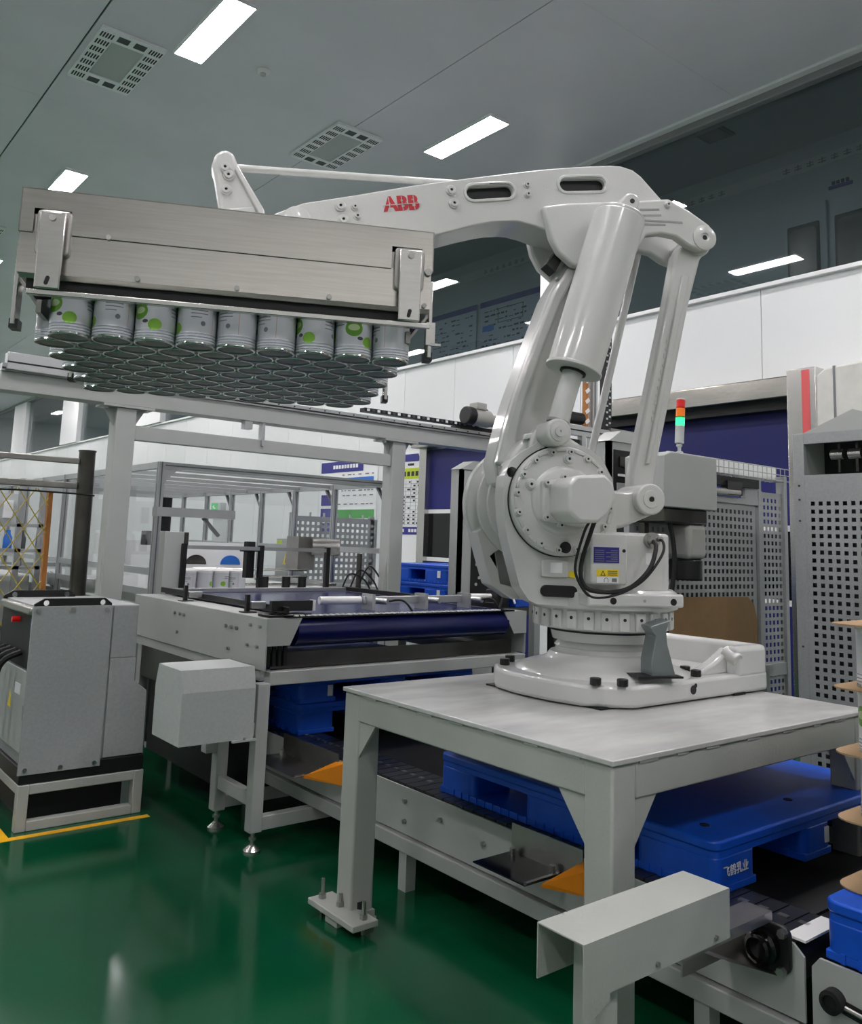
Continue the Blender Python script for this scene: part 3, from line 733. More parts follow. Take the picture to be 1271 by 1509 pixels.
MB().box(.262, .31, .212, .213, .468, .507).build('white_label', 'white_print', pq)
MB().prism(slot((.325, .40), (.22, .398), .022), .20, .214, 'XZ').build('black_pad', 'black_rubber', fr, bevel=0.003)
# --- lower arm
la = [(.470, .80), (.492, .90), (.455, 1.05), (.419, 1.175), (.341, 1.406), (.264, 1.62), (.192, 1.745), (.13, 1.83), (.02, 1.86), (-.06, 1.84), (-.02, 1.72), (.06, 1.50), (.13, 1.27), (.16, 1.10), (.165, .80)]
lo = MB().prism(la, -.13, .04, 'XZ').build('lower_arm', P_, R, bevel=0.018, seg=3)
MB().prism([(.492, .885), (.455, 1.05), (.419, 1.175), (.341, 1.406), (.264, 1.62), (.20, 1.73), (.15, 1.73), (.225, 1.58), (.30, 1.38), (.372, 1.17), (.40, 1.05), (.43, .885)], .03, .085, 'XZ').build('arm_flange', P_, lo, bevel=0.012)
MB().prism([(.245, 1.68), (.185, 1.79), (.135, 1.80), (.10, 1.70), (.16, 1.64)], .035, .075, 'XZ').build('arm_lug', 'robot_paint_dark', lo, bevel=0.008)
MB().prism([(.47, .86), (.46, .92), (.40, .99), (.25, 1.00), (.17, .96), (.17, .86)], .03, .16, 'XZ').build('arm_foot', P_, lo, bevel=0.014)
MB().prism([(.42, .975), (.41, 1.0), (.335, 1.02), (.32, 1.0)], .155, .175, 'XZ').build('arm_rib', P_, lo, bevel=0.005)
MB().cyl((.385, .158, .955), (.385, .162, .955), .009, 12).build('arm_hole', 'slot_dark', lo)
# --- balancing cylinder
ax0, ax1 = Vector((.238, .245, 1.258)), Vector((.048, .245, 1.903)); dv = (ax1 - ax0).normalized()
bal = MB().cyl(ax0, ax1, .107, 48).build('balancing_cylinder', P_, R, bevel=0.008)
MB().cyl(ax0 - dv * .008, ax0 + dv * .006, .112, 48).build('end_flange', P_, bal, bevel=0.003)
MB().cyl(ax1 - dv * .004, ax1 + dv * .012, .104, 48).build('top_cap', P_, bal, bevel=0.004)
MB().cyl(ax0 - dv * .016, ax0, .052, 24).build('rod_seal', 'black_rubber', bal)
MB().cyl(ax0 - dv * .225, ax0, .041, 28).build('piston_rod', P_, bal)
MB().cyl(ax0 - dv * .228, ax0 - dv * .216, .045, 28).build('rod_collar', 'robot_paint_dark', bal)
MB().prism(circ((.317, 1.0), .052, 28), .175, .30, 'XZ').build('rod_eye', P_, bal, bevel=0.008)
MB().lathe([(.036, .298), (.036, .306), (.02, .308), (.02, .316), (.004, .3161), (.004, .31), (.0, .31)], 24, (.317, 0, 1.0), 'Y').build('rod_pin', P_, bal)
MB().prism([(.40, .93), (.385, 1.0), (.34, 1.05), (.28, 1.045), (.235, 1.0), (.16, .96), (.12, .92), (.30, .88)], .12, .19, 'XZ').build('rod_bracket', P_, fr, bevel=0.012)
MB().prism(slot((.06, 1.90), (.009, 1.965), .036), .185, .285, 'XZ').build('top_eye', P_, bal, bevel=0.008)
MB().cyl((.009, .284, 1.965), (.009, .288, 1.965), .010, 14).build('eye_hole', 'slot_dark', bal)
# --- parallel link (thick) with end bosses
LKP = [(-.33, 1.90), (-.295, 1.84), (-.255, 1.63), (-.115, .99), (-.09, .86), (-.085, .76), (-.17, .76), (-.195, .86), (-.22, .99), (-.355, 1.61), (-.415, 1.83), (-.46, 1.90)]
lk = MB().prism(LKP, .015, .085, 'XZ').build('parallel_link', P_, R, bevel=0.012)
MB().prism([(-.322, 1.75), (-.148, .92), (-.168, .92), (-.356, 1.75)], .08, .098, 'XZ').build('link_ridge', P_, lk, bevel=0.005)
MB().cyl((-.405, .0, 1.905), (-.405, .088, 1.905), .06, 32).build('upper_boss', P_, lk, bevel=0.006)
MB().cyl((-.10, .02, .765), (-.10, .235, .765), .062, 32).build('lower_boss', P_, lk, bevel=0.006)
MB().lathe([(.036, .234), (.034, .2385), (.012, .2386), (.012, .23), (.0, .23)], 24, (-.10, 0, .765), 'Y').build('boss_cap', P_, lk)
MB().cyl((-.10, .238, .765), (-.10, .2395, .765), .010, 16).build('boss_hole', 'slot_dark', lk)
for q in range(11):
    zz = 1.45 - q * .034; xx = -.262 + q * .0072
    MB().bar((xx - .016, .086, zz), (xx + .012, .086, zz + .004 * (q % 3 - 1)), .004, .012 if q % 2 else .02, ref=(0, 0, 1)).build('cast_mark', P_, lk, bevel=0.001, seg=1)
lv = MB().prism([(.16, .80), (-.02, .795), (-.07, .81), (-.113, .825), (-.16, .80), (-.172, .755), (-.15, .715), (.0, .65), (.16, .62)], .10, .195, 'XZ').build('crank_lever', P_, R, bevel=0.014, seg=3)
# --- thin far rod
MB().cyl((-.23, -.13, 1.93), (.015, -.13, .90), .017, 16).build('far_link_rod', P_, R)
# --- forearm
ua = [(1.50, 1.735), (1.455, 1.785), (1.411, 1.812), (1.312, 1.864), (1.146, 1.912), (.878, 1.994), (.623, 2.063), (.337, 2.136), (.14, 2.178), (.023, 2.198), (-.03, 2.202), (-.085, 2.192), (-.125, 2.168), (-.175, 2.12), (-.228, 2.07),
      (-.24, 1.99), (-.10, 1.88), (.20, 1.85), (.30, 1.87), (.368, 1.888), (.416, 1.895), (.46, 1.894), (.515, 1.885), (.565, 1.872), (.65, 1.843), (.733, 1.811), (.80, 1.785), (.90, 1.756), (1.0, 1.735), (1.20, 1.70), (1.44, 1.68), (1.50, 1.70)]
s1 = slot((.628, 1.994), (.482, 2.021), .026); s2 = slot((.222, 2.083), (.070, 2.106), .026)
arm = MB().prism(ua, -.10, .10, 'XZ', holes=[s1, s2]).build('forearm', P_, R, bevel=0.016, seg=3)
MB().prism([(.70, 1.92), (.40, 1.97), (.40, 2.08), (.70, 2.03)], -.05, .075, 'XZ').build('slot_interior', 'slot_dark', arm)
MB().prism([(.28, 2.02), (.0, 2.04), (.0, 2.165), (.28, 2.13)], -.05, .075, 'XZ').build('slot_interior', 'slot_dark', arm)
for (p, q) in (((.628, 1.994), (.482, 2.021)), ((.222, 2.083), (.070, 2.106))):
    MB().prism(slot(p, q, .042), .097, .106, 'XZ', holes=[slot(p, q, .029)]).build('slot_rim', P_, arm, bevel=0.004)
for (x, z) in ((.722, 1.991), (.708, 1.937), (1.169, 1.867), (1.155, 1.813)): share('forearm_bolt', bigbolt, arm, (x, .10, z))
for (x, z) in ((.396, 2.058), (.392, 2.017), (1.112, 1.871), (1.10, 1.834)): share('forearm_bolt', bolt, arm, (x, .10, z))
br_o = [(.336, 1.962), (.216, 1.992), (-.06, 2.035), (-.236, 2.068), (-.34, 2.025), (-.43, 1.975), (-.455, 1.945), (-.457, 1.90), (-.43, 1.865), (-.385, 1.852), (-.33, 1.866), (-.27, 1.90), (-.20, 1.905), (-.13, 1.89), (-.10, 1.84), (-.06, 1.78), (.10, 1.72), (.20, 1.72), (.265, 1.77), (.30, 1.83), (.318, 1.90)]
for (a, b_) in ((.09, .135), (-.135, -.09)):
    br = MB().prism(br_o, a, b_, 'XZ').build('elbow_bracket', P_, arm, bevel=0.012, seg=3)
    if a > 0:
        MB().lathe([(.055, .12), (.055, .138), (.045, .142), (.020, .143), (.016, .138), (.010, .1381), (.010, .13), (.0, .13)], 32, (-.405, 0, 1.912), 'Y').build('elbow_boss', P_, br)
        share('bracket_bolt', bolt, br, (-.229, .135, 2.037))
        MB().cyl((-.405, .136, 1.912), (-.405, .1385, 1.912), .011, 16).build('boss_hole', 'slot_dark', br)
        b = MB()
        for (zz, xa, xb) in ((2.0, -.10, -.19), (1.975, -.11, -.20), (1.955, -.12, -.30), (1.935, -.10, -.22)): b.bar((xa, .1352, zz), (xb, .1352, zz + .012), .003, .008, ref=(0, 0, 1))
        b.build('cast_lettering', 'robot_paint_dark', br)
MB().cyl((-.40, -.13, 1.912), (-.40, .13, 1.912), .038, 24).build('elbow_pin', P_, arm)
MB().prism([(.30, 1.73), (.25, 1.80), (.21, 1.80), (.26, 1.70)], .02, .09, 'XZ').build('elbow_stop', 'black_rubber', arm)
MB().lathe([(.055, .098), (.055, .104), (.05, .106), (.0, .106)], 28, (1.335, 0, 1.79), 'Y').build('wrist_cap', P_, arm)
# logo
lg = text_part('red_logo', 'ABB', .080, 'red_logo', arm, (.925, .1008, 1.908), (-1, 0, .20), (.20, 0, 1),   .0015, .0036, 'red block-letter logo')
dx, dz = Vector((-1, 0, .20)).normalized(), Vector((.20, 0, 1)).normalized(); c0 = Vector((.925, .1035, 1.908))
MB().bar(c0 - dx * .078 - dz * .002, c0 + dx * .078 - dz * .002, .0028, .002, ref=(0, 1, 0)).build('logo_gap', P_, lg)
for u in (-.050, .003, .052): MB().bar(c0 + dx * u - dz * .030, c0 + dx * u + dz * .030, .0028, .002, ref=(0, 1, 0)).build('logo_gap', P_, lg)
# --- wrist
ti = [(1.672, 1.99), (1.662, 2.035), (1.640, 2.055), (1.615, 2.06), (1.59, 2.048), (1.574, 2.01), (1.459, 1.83), (1.42, 1.70), (1.44, 1.64), (1.62, 1.64), (1.63, 1.70), (1.632, 1.825), (1.662, 1.96)]
wr_ = MB().prism(ti, -.055, .055, 'XZ').build('tilt_housing', P_, R, bevel=0.014, seg=3)
MB().prism([(1.575, 2.0), (1.462, 1.83), (1.44, 1.75), (1.465, 1.75), (1.485, 1.82), (1.585, 1.98)], .05, .07, 'XZ').build('housing_flange', P_, wr_, bevel=0.005)
MB().prism([(1.60, 1.82), (1.50, 1.84), (1.48, 1.76), (1.61, 1.74)], .05, .066, 'XZ').build('housing_pad', P_, wr_, bevel=0.01)
for (x, z) in ((1.605, 1.955), (1.61, 1.895), (1.62, 1.985)): share('housing_bolt', bigbolt, wr_, (x, .055, z))
MB().lathe([(.12, 1.604), (.12, 1.625), (.095, 1.63), (.095, 1.70), (.07, 1.72), (.0, 1.72)], 32, (1.523, 0, 0)).build('tool_flange', P_, R)
MB().cyl((1.59, -.075, 2.045), (.25, -.145, 2.16), .0155, 16).build('upper_rod', P_, R)

# ================================================================== GRIPPER AND CAN LAYER
GA = radians(-26.48); GC = Vector((1.415, 2.978, 0))
e1 = Vector((cos(GA), sin(GA), 0)); e2 = Vector((-sin(GA), cos(GA), 0))
G = thing('layer_gripper', 'wide brushed stainless layer gripper hanging from the robot wrist', 'gripper', GC, GA, local=True)
gx0, gx1, gy = -.663, .627, .60
# front, rear and side sheets of the top cover, with cut-outs round the clamp arms
def cover_outline(a, b_, arms, zt=2.436, zb=2.297, zs=2.373):
    pts = [(a, zt), (a, zb)]
    for (p, q) in arms: pts += [(p, zb), (p, zs), (q, zs), (q, zb)]
    return pts + [(b_, zb), (b_, zt)]
arms_x = [(-.622, -.515), (.485, .588)]
tc = MB().prism(cover_outline(gx0, gx1, arms_x), -gy, -gy + .004, 'XZ').build('top_cover', 'stainless_long', G)
MB().prism(cover_outline(gx0, gx1, arms_x), gy - .004, gy, 'XZ').build('cover_rear', 'stainless_long', tc)
MB().box(gx0, gx0 + .004, -gy, gy, 2.297, 2.436).build('cover_side', 'stainless', tc)
MB().box(gx1 - .004, gx1, -gy, gy, 2.297, 2.436).build('cover_side', 'stainless', tc)
MB().box(gx0, gx1, -gy, gy, 2.432, 2.436).build('cover_top', 'stainless', tc)
hz = MB().box(gx0 + .006, gx1 - .006, -gy + .012, gy - .012, 2.166, 2.36).build('vacuum_housing', 'stainless_dull', G, bevel=0.003)
MB().box(gx0 + .006, gx1 - .006, -gy + .006, -gy + .012, 2.17, 2.30).build('housing_front', 'stainless_long', hz)
MB().prism([(-gy + .006, 2.172), (-gy + .012, 2.172), (-gy + .024, 2.157), (-gy + .018, 2.157)], gx0 + .012, gx1 - .012, 'YZ').build('housing_lip', 'stainless_dull', hz)
MB().box(gx0 + .03, gx1 - .03, -gy + .03, gy - .03, 2.13, 2.166).build('suction_plate', 'black_rubber', hz)
MB().box(-.18, .18, -.18, .18, 2.436, 2.444).build('adapter_plate', 'aluminium', G, bevel=0.003)
for xx in (-.403, -.309, -.007, .285, .60):
    zz = {-.403: 2.303}.get(xx, 2.180)
    MB().cyl((xx, -gy + .008, zz), (xx, -gy - .003, zz), .008, 10).build('housing_screw', 'zinc_bolt', G)
MB().cyl((.61, -gy + .004, 2.295), (.61, -gy - .006, 2.295), .012, 12).build('corner_screw', 'zinc_bolt', G)
for sgn in (-1, 1):
    for (p, q) in arms_x:
        c = (p + q) / 2 + .008; y0 = sgn * (gy + .004)
        def Y(v): return sgn * (gy + v)
        ca = MB().prism([(c - .036, 2.115), (c + .036, 2.115), (c + .038, 2.355), (c - .038, 2.355)], Y(.022), Y(.034), 'XZ').build('clamp_arm', 'stainless', G, bevel=0.004)
        MB().prism(rrect(c - .05, c + .05, 2.225, 2.368, .015), Y(-.02), Y(.010), 'XZ').build('arm_bracket', 'stainless_dull', ca, bevel=0.004)
        MB().cyl((c, Y(.01), 2.335), (c, Y(.040), 2.335), .010, 12).build('arm_pivot', 'zinc_bolt', ca)
        MB().prism(slot((c - .002, 2.132), (c + .002, 2.148), .006), Y(.030), Y(.035), 'XZ').build('arm_slot', 'slot_dark', ca)
    rl = MB().box(gx0 + .045, gx1 - .01, *sorted((sgn * (gy - .002), sgn * (gy + .022))), 2.098, 2.114).build('clamp_rail', 'stainless', G, bevel=0.002)
for sgn, gx in ((-1, gx0), (1, gx1)):
    for yy in (-.46, .46):
        a = sorted((gx + sgn * .012, gx + sgn * .026))
        sa = MB().box(*a, yy - .03, yy + .03, 2.03, 2.30).build('side_clamp_arm', 'stainless', G, bevel=0.003)
        MB().bar((gx + sgn * .02, yy, 2.19), (gx - sgn * .06, yy, 2.08), .04, .008).build('side_lever', 'stainless_dull', sa)
        MB().box(*sorted((gx + sgn * .004, gx + sgn * .03)), yy - .025, yy + .025, 2.02, 2.05).build('side_foot', 'black_plastic', sa)
    MB().box(*sorted((gx - sgn * .075, gx - sgn * .06)), -gy + .05, gy - .05, 2.06, 2.10).build('side_rail', 'stainless_dull', G)
MB().bar((gx1 - .005, -gy - .01, 2.12), (gx1 - .005, -gy - .01, 2.045), .012, .03).bar((gx1 - .005, -gy - .01, 2.047), (gx1 + .03, -gy - .01, 2.047), .012, .008).build('rail_stop', 'stainless', G)

# ---- milk powder cans
CD, CHT = 0.1275, 0.165
cr = CD / 2 - .0008
bodyprof = [(cr - .003, .006), (cr - .001, .010)]
for k in range(3):
    z = .012 + k * .009
    bodyprof += [(cr - .001, z), (cr + .0006, z + .003), (cr - .001, z + .006)]
bodyprof += [(cr - .001, .042), (cr - .001, CHT - .012), (cr, CHT - .008), (cr - .003, CHT - .004)]
bodyprof_mesh = None
def open_lathe(prof, n=32):
    b = MB(); vs = []; fs = []
    for (r, h) in prof:
        for k in range(n): vs.append((r * cos(2 * pi * k / n), r * sin(2 * pi * k / n), h))
    for i in range(len(prof) - 1):
        for k in range(n): fs.append((i * n + k, i * n + (k + 1) % n, (i + 1) * n + (k + 1) % n, (i + 1) * n + k))
    return b.add(vs, fs)
ME_body = open_lathe(bodyprof).mesh('can_body', 'can_print')
ME_bead = MB().lathe([(cr - .0005, .012), (cr + .0009, .0145), (cr + .0009, .0165), (cr - .0005, .019)], 32).mesh('bead', 'can_rim')
ME_rim = open_lathe([(cr - .006, .004), (cr - .006, .0), (cr - .001, -.0005), (cr + .0006, .003), (cr - .001, .008)]).mesh('base_rim', 'can_rim')
ME_end = open_lathe([(cr - .0055, .0025), (cr - .009, .0045), (cr - .016, .0045), (cr - .019, .0035), (.0005, .0035)]).mesh('can_end', 'can_base')
ME_lid = open_lathe([(cr + .0006, CHT - .014), (cr + .0006, CHT - .001), (cr - .002, CHT), (cr - .004, CHT - .003), (.0005, CHT - .003)]).mesh('lid', 'can_lid')
NB = {'n': 0}
def make_can(pos, ang, label, group, full=True):
    o = bpy.data.objects.new('milk_powder_can', ME_body); COL.objects.link(o); o.location = pos; o.rotation_euler = (0, 0, ang)
    tag(o, label, 'can', group)
    parts = [('base_rim', ME_rim), ('can_end', ME_end), ('lid', ME_lid)] if full else [('base_rim', ME_rim), ('lid', ME_lid)]
    for nm, me in parts:
        c = bpy.data.objects.new(nm, me); COL.objects.link(c); c.parent = o
    return o
rnd = random.Random(21)
front_rot = [0.2, 1.5, 0.25, 1.45, 2.3, 2.45, 0.75, -0.45, 2.9]
for r in range(10):
    for c in range(9):
        p = GC + e1 * ((c - 4) * CD - (r % 2) * CD / 2) + e2 * ((r - 4.5) * .866 * CD)
        p.z = 1.999
        a = (GA - pi / 2 - front_rot[c] + .0) if r == 0 else rnd.uniform(0, 6.28)
        if r == 0: lb = 'printed milk powder can in the front row under the gripper, %s from the left' % ORD[c]
        else: lb = 'grey-bottomed can under the gripper, %s row from the front, %s from the left' % (ORD[r], ORD[c])
        make_can(p, a, lb, 'milk powder cans held by the gripper')

# ================================================================== LAYER CONVEYOR (blue belt) AND ITS COVER
MP = 'machine_paint'
T = thing('layer_conveyor', 'pale grey layer conveyor with a wide dark blue belt and roller nose', 'conveyor', (2.8, 4.6, 0))
cx0, cx1, cy0, cy1 = 1.965, 3.665, 3.64, 5.36
sp = MB().box(cx0, cx0 + .008, cy0, cy1, .785, 1.026).build('side_plate', MP, T, bevel=0.003)
MB().box(cx1 - .008, cx1, cy0, cy1, .785, 1.026).build('side_plate', MP, T, bevel=0.003)
MB().box(cx0 + .008, cx0 + .16, cy0 + .01, cy1, 1.018, 1.026).build('side_shelf', MP, T)
MB().box(cx1 - .16, cx1 - .008, cy0 + .01, cy1, 1.018, 1.026).build('side_shelf', MP, T)
MB().prism([(cx0, 1.026), (cx0, .90), (cx0 + .125, .90), (cx0 + .185, 1.026)], cy0 - .003, cy0 + .005, 'XZ').build('end_plate', MP, T)
MB().prism([(cx1, 1.026), (cx1, .90), (cx1 - .10, .90), (cx1 - .18, 1.026)], cy0 - .003, cy0 + .005, 'XZ').build('end_plate', MP, T)
for (yy, zz) in ((4.72, .965), (4.65, .965), (4.59, .965), (4.67, .865), (4.06, .955), (4.0, .955), (3.94, .955), (3.80, .985), (3.70, .985), (3.82, .89), (3.72, .89), (4.02, .85)):
    MB().cyl((cx0, yy, zz), (cx0 - .012, yy, zz), .009, 8).build('plate_bolt', 'zinc_bolt', sp)
# belt and nose roller
bl = MB().box(cx0 + .18, cx1 - .18, cy0 + .06, cy1 - .02, 1.028, 1.036).build('belt', 'blue_belt', T, bevel=0.002)
MB().cyl((cx0 + .17, cy0 + .07, .962), (cx1 - .14, cy0 + .07, .962), .075, 36).build('nose_roller', 'blue_belt', T)
MB().box(cx0 + .2, cx1 - .2, cy0 + .12, cy1 - .1, .93, 1.02).build('belt_bed', 'black_plastic', T)
MB().box(cx0 + .10, cx1 - .10, cy0 - .005, cy0 + .045, 1.026, 1.033).build('transfer_strip', 'black_gloss', T)
dp = MB()
for k in range(40): dp.box(cx0 + .15 + k * .034, cx0 + .167 + k * .034, cy0 + .0, cy0 + .03, 1.033, 1.038)
tag(dp.build('strip_teeth', 'nylon_white', T), kind='stuff')
for x in (cx0 + .16, cx1 - .175): MB().box(x, x + .012, cy0 + .1, cy1, 1.036, 1.068).build('side_guide', 'black_plastic', T, bevel=0.002)
MB().box(cx0 + .2, cx1 - .1, cy1 - .05, cy1 - .02, 1.036, 1.062).build('rear_guide', 'aluminium', T, bevel=0.002)
for (yy) in (3.98, 4.75):
    b_ = MB().box(cx0 + .055, cx0 + .075, yy - .012, yy + .012, 1.026, 1.115).build('guide_bracket', 'black_plastic', T, bevel=0.002)
    MB().box(cx0 + .03, cx0 + .10, yy - .04, yy + .02, 1.026, 1.032).build('bracket_foot', 'stainless_dark', b_)
    MB().box(cx0 + .08, cx0 + .16, yy - .02, yy + .015, 1.045, 1.08).build('guide_cylinder', 'aluminium', T, bevel=0.003)
MB().box(cx0 + .10, cx0 + .33, 3.79, 3.815, 1.045, 1.095).build('end_stop_block', 'black_plastic', T)
MB().box(cx0 + .33, cx0 + .345, 3.785, 3.82, 1.045, 1.097).build('end_stop_tip', 'nylon_white', T)
MB().box(cx0 + .02, cx0 + .24, 3.66, 3.78, 1.027, 1.04).build('pad_plate', 'black_gloss', T, bevel=0.003)
# pneumatic stop bar across the belt
MB().cyl((2.42, 3.93, 1.083), (2.66, 3.90, 1.083), .021, 16).build('white_roller', 'nylon_white', T)
MB().box(2.66, 3.45, 3.86, 3.885, 1.065, 1.105).build('stop_bar', 'aluminium', T, bevel=0.003)
for x in (2.72, 3.08, 3.40):
    a = MB().cyl((x, 3.86, 1.083), (x + .03, 3.77, 1.083), .017, 14).build('air_cylinder', 'aluminium', T)
    MB().cyl((x - .01, 3.88, 1.083), (x - .035, 3.95, 1.083), .022, 14).build('cylinder_cap', 'black_plastic', a)
    MB().box(x - .05, x - .03, 3.80, 3.90, 1.036, 1.12).build('cylinder_mount', 'aluminium', a)
MB().cyl((3.38, 3.87, 1.10), (3.62, 3.83, 1.10), .014, 12).build('push_rod', 'nylon_white', T)
MB().box(3.56, 3.66, 3.78, 3.88, 1.03, 1.14).build('valve_block', 'black_plastic', T, bevel=0.006)
for (a, b_) in (((2.75, 3.80, 1.08), (2.86, 3.66, 1.0)), ((3.42, 3.80, 1.08), (3.50, 3.68, 1.0)), ((3.60, 3.80, 1.12), (3.50, 3.70, 1.02))):
    A = Vector(a); B = Vector(b_); mid = (A + B) / 2 + Vector((.0, -.03, .05))
    MB().tube(smooth_path([A, mid, B]), .006, 6).build('air_hose', 'black_rubber', T)
MB().tube(smooth_path([(3.58, 3.82, 1.13), (3.56, 3.80, 1.22), (3.62, 3.80, 1.24), (3.66, 3.78, 1.15), (3.67, 3.74, 1.06)]), .007, 6).build('air_hose', 'nylon_white', T)
MB().box(cx0 + .08, cx0 + .25, cy0 + .50, cy1 - .16, .13, .73).build('added_shade_box', 'black_plastic', T)  # added dark box: blocks light from behind, keeps the underside dark
MB().box(cx0 + .03, cx0 + .05, cy0 + .5, cy1 - .1, .55, .74).build('cable_duct', 'stainless_dark', T)
# frame
MB().box(cx0 + .03, cx1, cy0, cy0 + .06, .72, .782).build('cross_beam', MP, T, bevel=0.004)
MB().box(cx0 + .06, cx1 - .06, cy0 + .06, cy0 + .07, .785, .86).build('drip_tray', 'stainless_dark', T)
MB().box(cx0 + .01, cx0 + .06, cy0 + .06, cy1, .735, .785).build('long_beam', MP, T)
MB().box(cx1 - .06, cx1 - .01, cy0 + .06, cy1, .735, .785).build('long_beam', MP, T)
def mleg(x, y, foot=True, z0=.085):
    l = MB().box(x, x + .06, y, y + .06, z0, .735).build('leg', MP, T, bevel=0.004)
    if foot:
        MB().cyl((x + .03, y + .03, .025), (x + .03, y + .03, z0), .009, 10).cyl((x + .03, y + .03, .05), (x + .03, y + .03, .062), .018, 6).build('foot_stud', 'zinc_bolt', l)
        MB().lathe([(.04, 0), (.04, .008), (.022, .022), (.012, .03), (.0, .03)], 20, (x + .03, y + .03, 0)).build('foot_pad', 'stainless', l)
mleg(1.93, cy0 - .02); mleg(1.93, 4.0); mleg(cx1 - .07, cy0); mleg(cx1 - .07, cy1 - .1); mleg(1.99, cy1 - .1)
MB().box(1.94, 1.98, cy0 + .04, 4.0, .19, .25).build('brace', MP, T, bevel=0.003)
MB().box(1.99, cx1 - .07, cy0 - .01, cy0 + .04, .088, .148).build('brace', MP, T, bevel=0.003)
MB().box(1.99, cx1 - .07, 4.02, 4.06, .09, .145).build('brace', MP, T, bevel=0.003)
MB().box(1.80, 1.93, cy0 - .01, cy0 + .12, .505, .565).box(1.87, 1.93, cy0 + .36, cy0 + .42, .36, .735).build('motor_bracket', MP, T, bevel=0.004)
for k in range(4): MB().cyl((cx0 + .04 + k * .03, cy0 + .05, .80), (cx0 + .04 + k * .03, cy0 + .05, .90), .012, 8).build('chain_link', 'black_rubber', T)

# motor cover: long hex-section guard beside the leg
C = thing('drive_cover', 'pale grey six-sided metal drive cover beside the layer conveyor leg', 'cover', (1.72, 3.74, .5))
hexp = [(3.60, .505), (3.60, .725), (3.625, .818), (3.875, .818), (3.90, .725), (3.90, .505)]
MB().prism(hexp, 1.555, 1.56, 'YZ').build('end_panel', 'cover_paint', C)
cvb = MB()
for i in range(len(hexp) - 1):
    (a, c), (b_, d) = hexp[i], hexp[i + 1]
    cvb.add([(1.56, a, c), (1.905, a, c), (1.905, b_, d), (1.56, b_, d)], [(0, 1, 2, 3)])
o = cvb.build('shell', 'cover_paint', C, smooth=0)
sd = o.modifiers.new('thickness', 'SOLIDIFY'); sd.thickness = .004
MB().prism([(p * .985 + 3.75 * .015, q) for (p, q) in hexp], 1.90, 1.905, 'YZ').build('rear_panel', 'cover_paint', C)
MB().box(1.80, 1.915, 3.585, 3.60, .497, .505).build('mounting_lip', 'cover_paint', C)
MB().cyl((1.86, 3.592, .505), (1.86, 3.592, .513), .007, 8).build('lip_screw', 'zinc_bolt', C)

# ================================================================== CONTROL CABINET
T = thing('control_cabinet', 'grey robot control cabinet with side panel on a low white frame', 'control cabinet', (1.45, 4.8, 0))
Y = 4.445
for (a, b_, c, d) in ((1.15, 1.20, 0, .262), (1.695, 1.745, 0, .262)):
    MB().box(a, b_, Y, Y + .05, 0, .21).build('stand_leg', 'table_paint', T, bevel=0.004)
    MB().box(a, b_, Y + .72, Y + .77, 0, .21).build('stand_leg', 'table_paint', T, bevel=0.004)
for yy in (Y, Y + .72):
    MB().box(1.20, 1.695, yy, yy + .05, 0, .045).build('stand_rail', 'table_paint', T, bevel=0.004)
    MB().box(1.20, 1.695, yy, yy + .05, .165, .21).build('stand_rail', 'table_paint', T, bevel=0.004)
for xx in (1.15, 1.695):
    MB().box(xx, xx + .05, Y + .05, Y + .72, .165, .21).build('stand_rail', 'table_paint', T, bevel=0.004)
MB().box(1.15, 1.74, Y + .005, Y + .76, .212, .285).build('plinth', 'black_plastic', T, bevel=0.004)
MB().box(1.165, 1.66, Y + .012, Y + .68, .285, 1.035).build('cabinet_body', 'hammer_grey', T, bevel=0.004)
MB().box(1.14, 1.52, Y, Y + .012, .255, 1.035).build('side_panel', 'hammer_grey', T, bevel=0.002)
MB().box(1.53, 1.65, Y + .004, Y + .012, .775, 1.03).build('upper_panel', 'hammer_grey', T)
MB().prism([(1.53, .29), (1.735, .29), (1.73, .60), (1.66, .655), (1.66, .77), (1.53, .77)], Y + .004, Y + .6, 'XZ').build('rear_air_duct', 'hammer_grey', T, bevel=0.003)
for (x, z) in ((1.165, 1.015), (1.325, 1.018), (1.49, 1.015), (1.17, .28), (1.33, .275), (1.49, .275)):
    MB().cyl((x, Y, z), (x, Y - .006, z), .010, 12).build('panel_screw', 'zinc_bolt', T)
for yy in (Y + .003, Y + .62):
    h = MB().prism([(1.145, 1.03), (1.515, 1.03), (1.515, 1.045), (1.48, 1.072), (1.19, 1.072), (1.145, 1.045)], yy, yy + .012, 'XZ',
                   holes=[circ((1.47, 1.05), .014, 12), circ((1.20, 1.05), .014, 12)]).build('lifting_bar', 'black_plastic', T)
MB().box(1.22, 1.68, Y + .12, Y + .70, .0, .20).build('stand_shade_block', 'slot_dark', T)  # dark block standing in for the black shade under the stand
# door side (facing left)
MB().box(1.155, 1.165, Y + .03, Y + .60, .34, .72).build('door', 'machine_paint', T, bevel=0.004)
MB().box(1.158, 1.166, Y + .03, Y + .66, .73, 1.0).build('connector_bay', 'slot_dark', T)
MB().box(1.13, 1.165, Y + .02, Y + .62, .99, 1.03).build('front_handle', 'stainless_dull', T, bevel=0.01)
for zz in (.86, .50): MB().box(1.145, 1.165, Y + .012, Y + .04, zz, zz + .07).build('hinge', 'black_plastic', T, bevel=0.003)
MB().box(1.15, 1.158, Y + .03, Y + .06, .88, .97).build('blue_switch_plate', 'blue_print', T)
MB().prism([(Y + .30, .52), (Y + .36, .52), (Y + .33, .60)], 1.153, 1.155, 'YZ').build('warning_sticker', 'yellow_sticker', T)
MB().box(1.153, 1.155, Y + .15, Y + .25, .60, .65).build('white_label', 'white_print', T)
MB().cyl((1.158, Y + .30, .95), (1.12, Y + .30, .95), .014, 14).build('red_knob', 'red_lamp', T)
